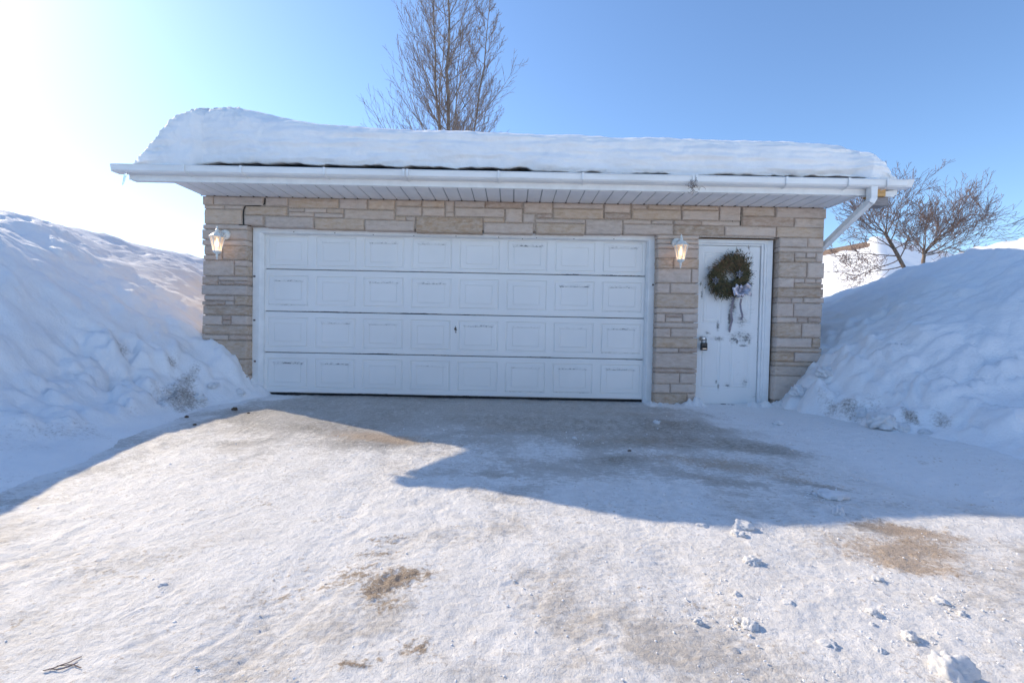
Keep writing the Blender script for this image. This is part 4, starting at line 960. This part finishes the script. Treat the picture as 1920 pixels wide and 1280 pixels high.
# ------------------------------------------------------------------ loose lumps, litter and twigs on the drive
def lump_mesh(seed, flat=.7):
    b = bmesh.new(); bmesh.ops.create_icosphere(b, subdivisions=4, radius=1.0); rr = random.Random(seed); o = [rr.uniform(-50, 50) for _ in range(3)]
    for v in b.verts:
        n = v.co.normalized(); k = float(fbm(np.array([n.x*1.3+o[0]+n.z*.7]), np.array([n.y*1.3+o[1]-n.z*.6]), 5, 250, .62)[0])
        v.co = n*(1+.62*k); v.co.z *= flat
        if v.co.z < -.35: v.co.z = -.35+(v.co.z+.35)*.3
    me = bpy.data.meshes.new('snow_lump'); b.to_mesh(me); b.free(); me.materials.append(M['lump']); me.polygons.foreach_set('use_smooth', [True]*len(me.polygons)); return me
def lump(px, py, wpx, flat, label, seed, group='loose snow lumps on the driveway', zoff=0, Yp=None):
    c = on_ground(px, py) if Yp is None else hit(px, py, *(LBG if px < 960 else RBG)); dist = c[1]-CAM[1]; r = wpx/2/FPX*dist*1.02
    o = bpy.data.objects.new('snow_lump', lump_mesh(seed, flat)); COL.objects.link(o)
    o.location = (c[0], c[1], c[2]+r*flat*.25+zoff); o.scale = (r, r*.9, r); o.rotation_euler = (0, 0, seed*1.3); tag(o, label, 'snow lump', group)
LUMPS = [(1393,990,34,.6,'wide snow lump at the garage shadow edge, right of centre'),(1384,1003,24,.6,'small lump touching the wide lump at the shadow edge'),
 (1409,1056,27,.75,'snow lump alone on sunlit ice below the shadow edge'),(1571,964,23,.85,'rounded snow ball in the shade beside the dark ice streak'),
 (1556,930,50,.30,'flat broken snow slab in the shade, largest piece in the shadow'),(1382,1116,15,.7,'little snow lump right of the faint grey track'),
 (1478,1134,22,.6,'low snow lump below the sandy patch, left of two'),(1309,1166,15,.7,'tiny snow lump left of the pair near the bottom'),
 (1405,1172,30,.6,'lumpy snow clod near the bottom with a short shadow'),(1384,1163,15,.6,'crumb of snow beside the lumpy bottom clod'),
 (1706,1196,26,.75,'round snow lump at the lower right with dark shadow'),(1636,1150,22,.6,'snow clod above the round lower right lump'),
 (1552,1208,34,.4,'broken flat snow crust at the bottom right of centre'),(1648,1221,19,.7,'small snow lump left of the biggest bottom lump'),
 (1780,1262,64,.85,'biggest snow lump, at the bottom right corner'),(1460,795,18,.5,'flat snow piece on grey ice before the entry door'),
 (1232,793,13,.6,'snow bit on the ice before the mid pier'),(1077,822,8,.7,'tiny snow crumb on dark ice before the garage door'),
 (1645,1085,17,.5,'thin snow lump just below the sandy patch'),(1762,1127,26,.4,'flat snow lump right of the sandy patch'),
 (1803,1152,16,.6,'snow crumb farthest right on the sunlit drive'),(1244,940,12,.7,'small snow lump in the shade above the shadow edge'),
 (1636,1172,12,.7,'snow crumb under the lower right clod'),(1529,927,9,.7,'snow crumb left of the flat broken slab'),(1315,985,18,.4,'flat snow crust on the shadow edge left of the wide lump'),(305,1098,16,.5,'white ice chip on the left of the sunlit drive')]
for i, (a, b, w, f, lab) in enumerate(LUMPS): lump(a, b, w, f, lab, 300+i)
CH = [(1650,793,44,.8,-1.35,'large snow chunk at the foot of the right bank'),(1612,775,26,.8,-1.1,'mid sized snow chunk beside the large chunk at the right bank'),(1690,800,26,.6,-1.45,'low snow chunk right of the large chunk at the bank foot'),(1500,735,30,.8,-.45,'snow chunk heaped against the right stone pier'),(1545,700,30,.7,-.4,'snow chunk on the bank at the garage right corner'),(1735,808,20,.6,-1.6,'small snow chunk farthest right along the bank foot'),
      (372,745,22,.7,-.9,'snow chunk below the left lantern at the left bank foot'),(400,722,20,.7,-.55,'snow chunk piled against the left stone pier'),(446,735,22,.6,-.4,'snow chunk beside the garage door frame foot')]
for i, (a, b, w, f, Yp, lab) in enumerate(CH): lump(a, b, w, f, lab, 340+i, 'snow chunks at the bank feet', -.02, Yp)
def crumbs():
    rr = random.Random(77); m = MB(); base = [np.array(v.co) for v in lump_mesh(900, .8).vertices]
    b = bmesh.new(); bmesh.ops.create_icosphere(b, subdivisions=1, radius=1.0); vs = [v.co.copy() for v in b.verts]; fs = [tuple(v.index for v in f.verts) for f in b.faces]; b.free()
    spots = [(p[0], p[1]) for p in LUMPS]
    for k in range(1500):
        if rr.random() < .45: q = rr.choice(spots); px, py = q[0]+rr.gauss(0, 30), q[1]+rr.gauss(0, 10)
        elif rr.random() < .5: px, py = rr.uniform(950, 1919), rr.uniform(960, 1279)
        elif rr.random() < .6: px, py = rr.uniform(1480, 1919), rr.uniform(790, 900)
        else: px, py = rr.uniform(0, 950), rr.uniform(800, 1279)
        if py < 768: continue
        c = on_ground(px, min(py, 1290)); r0 = rr.choice((.0016, .002, .0025, .003, .004, .0055))*(1.5 if c[1] > -3.2 else 1); a = rr.uniform(0, 6.28)
        sc = [rr.uniform(.6, 1.3) for _ in range(3)]
        m.add([(c[0]+r0*v.x*sc[0]*rr.uniform(.8,1.2), c[1]+r0*v.y*sc[1]*rr.uniform(.8,1.2), c[2]+r0*.3+r0*v.z*sc[2]*.65) for v in vs], fs)
    tag(m.build('snow_crumbs', M['lump'], None, smooth=True), 'tiny snow crumbs scattered over the icy driveway', 'snow crumbs', kind='stuff')
crumbs()
# stones and dead leaves at the left bank foot
for i, (px, py, w, lab) in enumerate([(365,797,9,'dark stone on the ice at the left bank foot'),(350,782,9,'brown stone nearer the left bank, above the dark stone'),(440,768,14,'flat dark stone before the garage door frame foot'),(466,775,7,'little stone right of the flat dark stone'),(1180,846,9,'brown pebble on shaded ice before the mid pier')]):
    c = on_ground(px, py); r = w*.36/FPX*(c[1]-CAM[1]); o = bpy.data.objects.new('stone', lump_mesh(380+i, .6)); COL.objects.link(o); o.data.materials.clear(); o.data.materials.append(M['leaf'])
    o.location = (c[0], c[1], c[2]+r*.3); o.scale = (r, r*.8, r); tag(o, lab, 'stone', 'loose stones on the ice')
def twig(px, py, L, label, seed):
    c = on_ground(px, py); rr = random.Random(seed); m = MB()
    for k in range(3):
        a = .45+rr.uniform(-.35, .35); p = Vector((c[0]+rr.uniform(-.03,.03)-L/2*math.cos(a), c[1]-L/2*math.sin(a)+rr.uniform(-.015,.015), c[2]+.006)); pts = [p]
        for q in range(6): a += rr.gauss(0, .2); pts.append(pts[-1]+Vector((math.cos(a), math.sin(a), rr.uniform(-.04,.06)))*L/6*rr.uniform(.5,1.1))
        m.tube(pts, .0014, 5)
    tag(m.build('twig', M['twig2'], None), label, 'twig')
twig(128, 1250, .09, 'broken reddish twig on the sunlit snow at bottom left', 3)
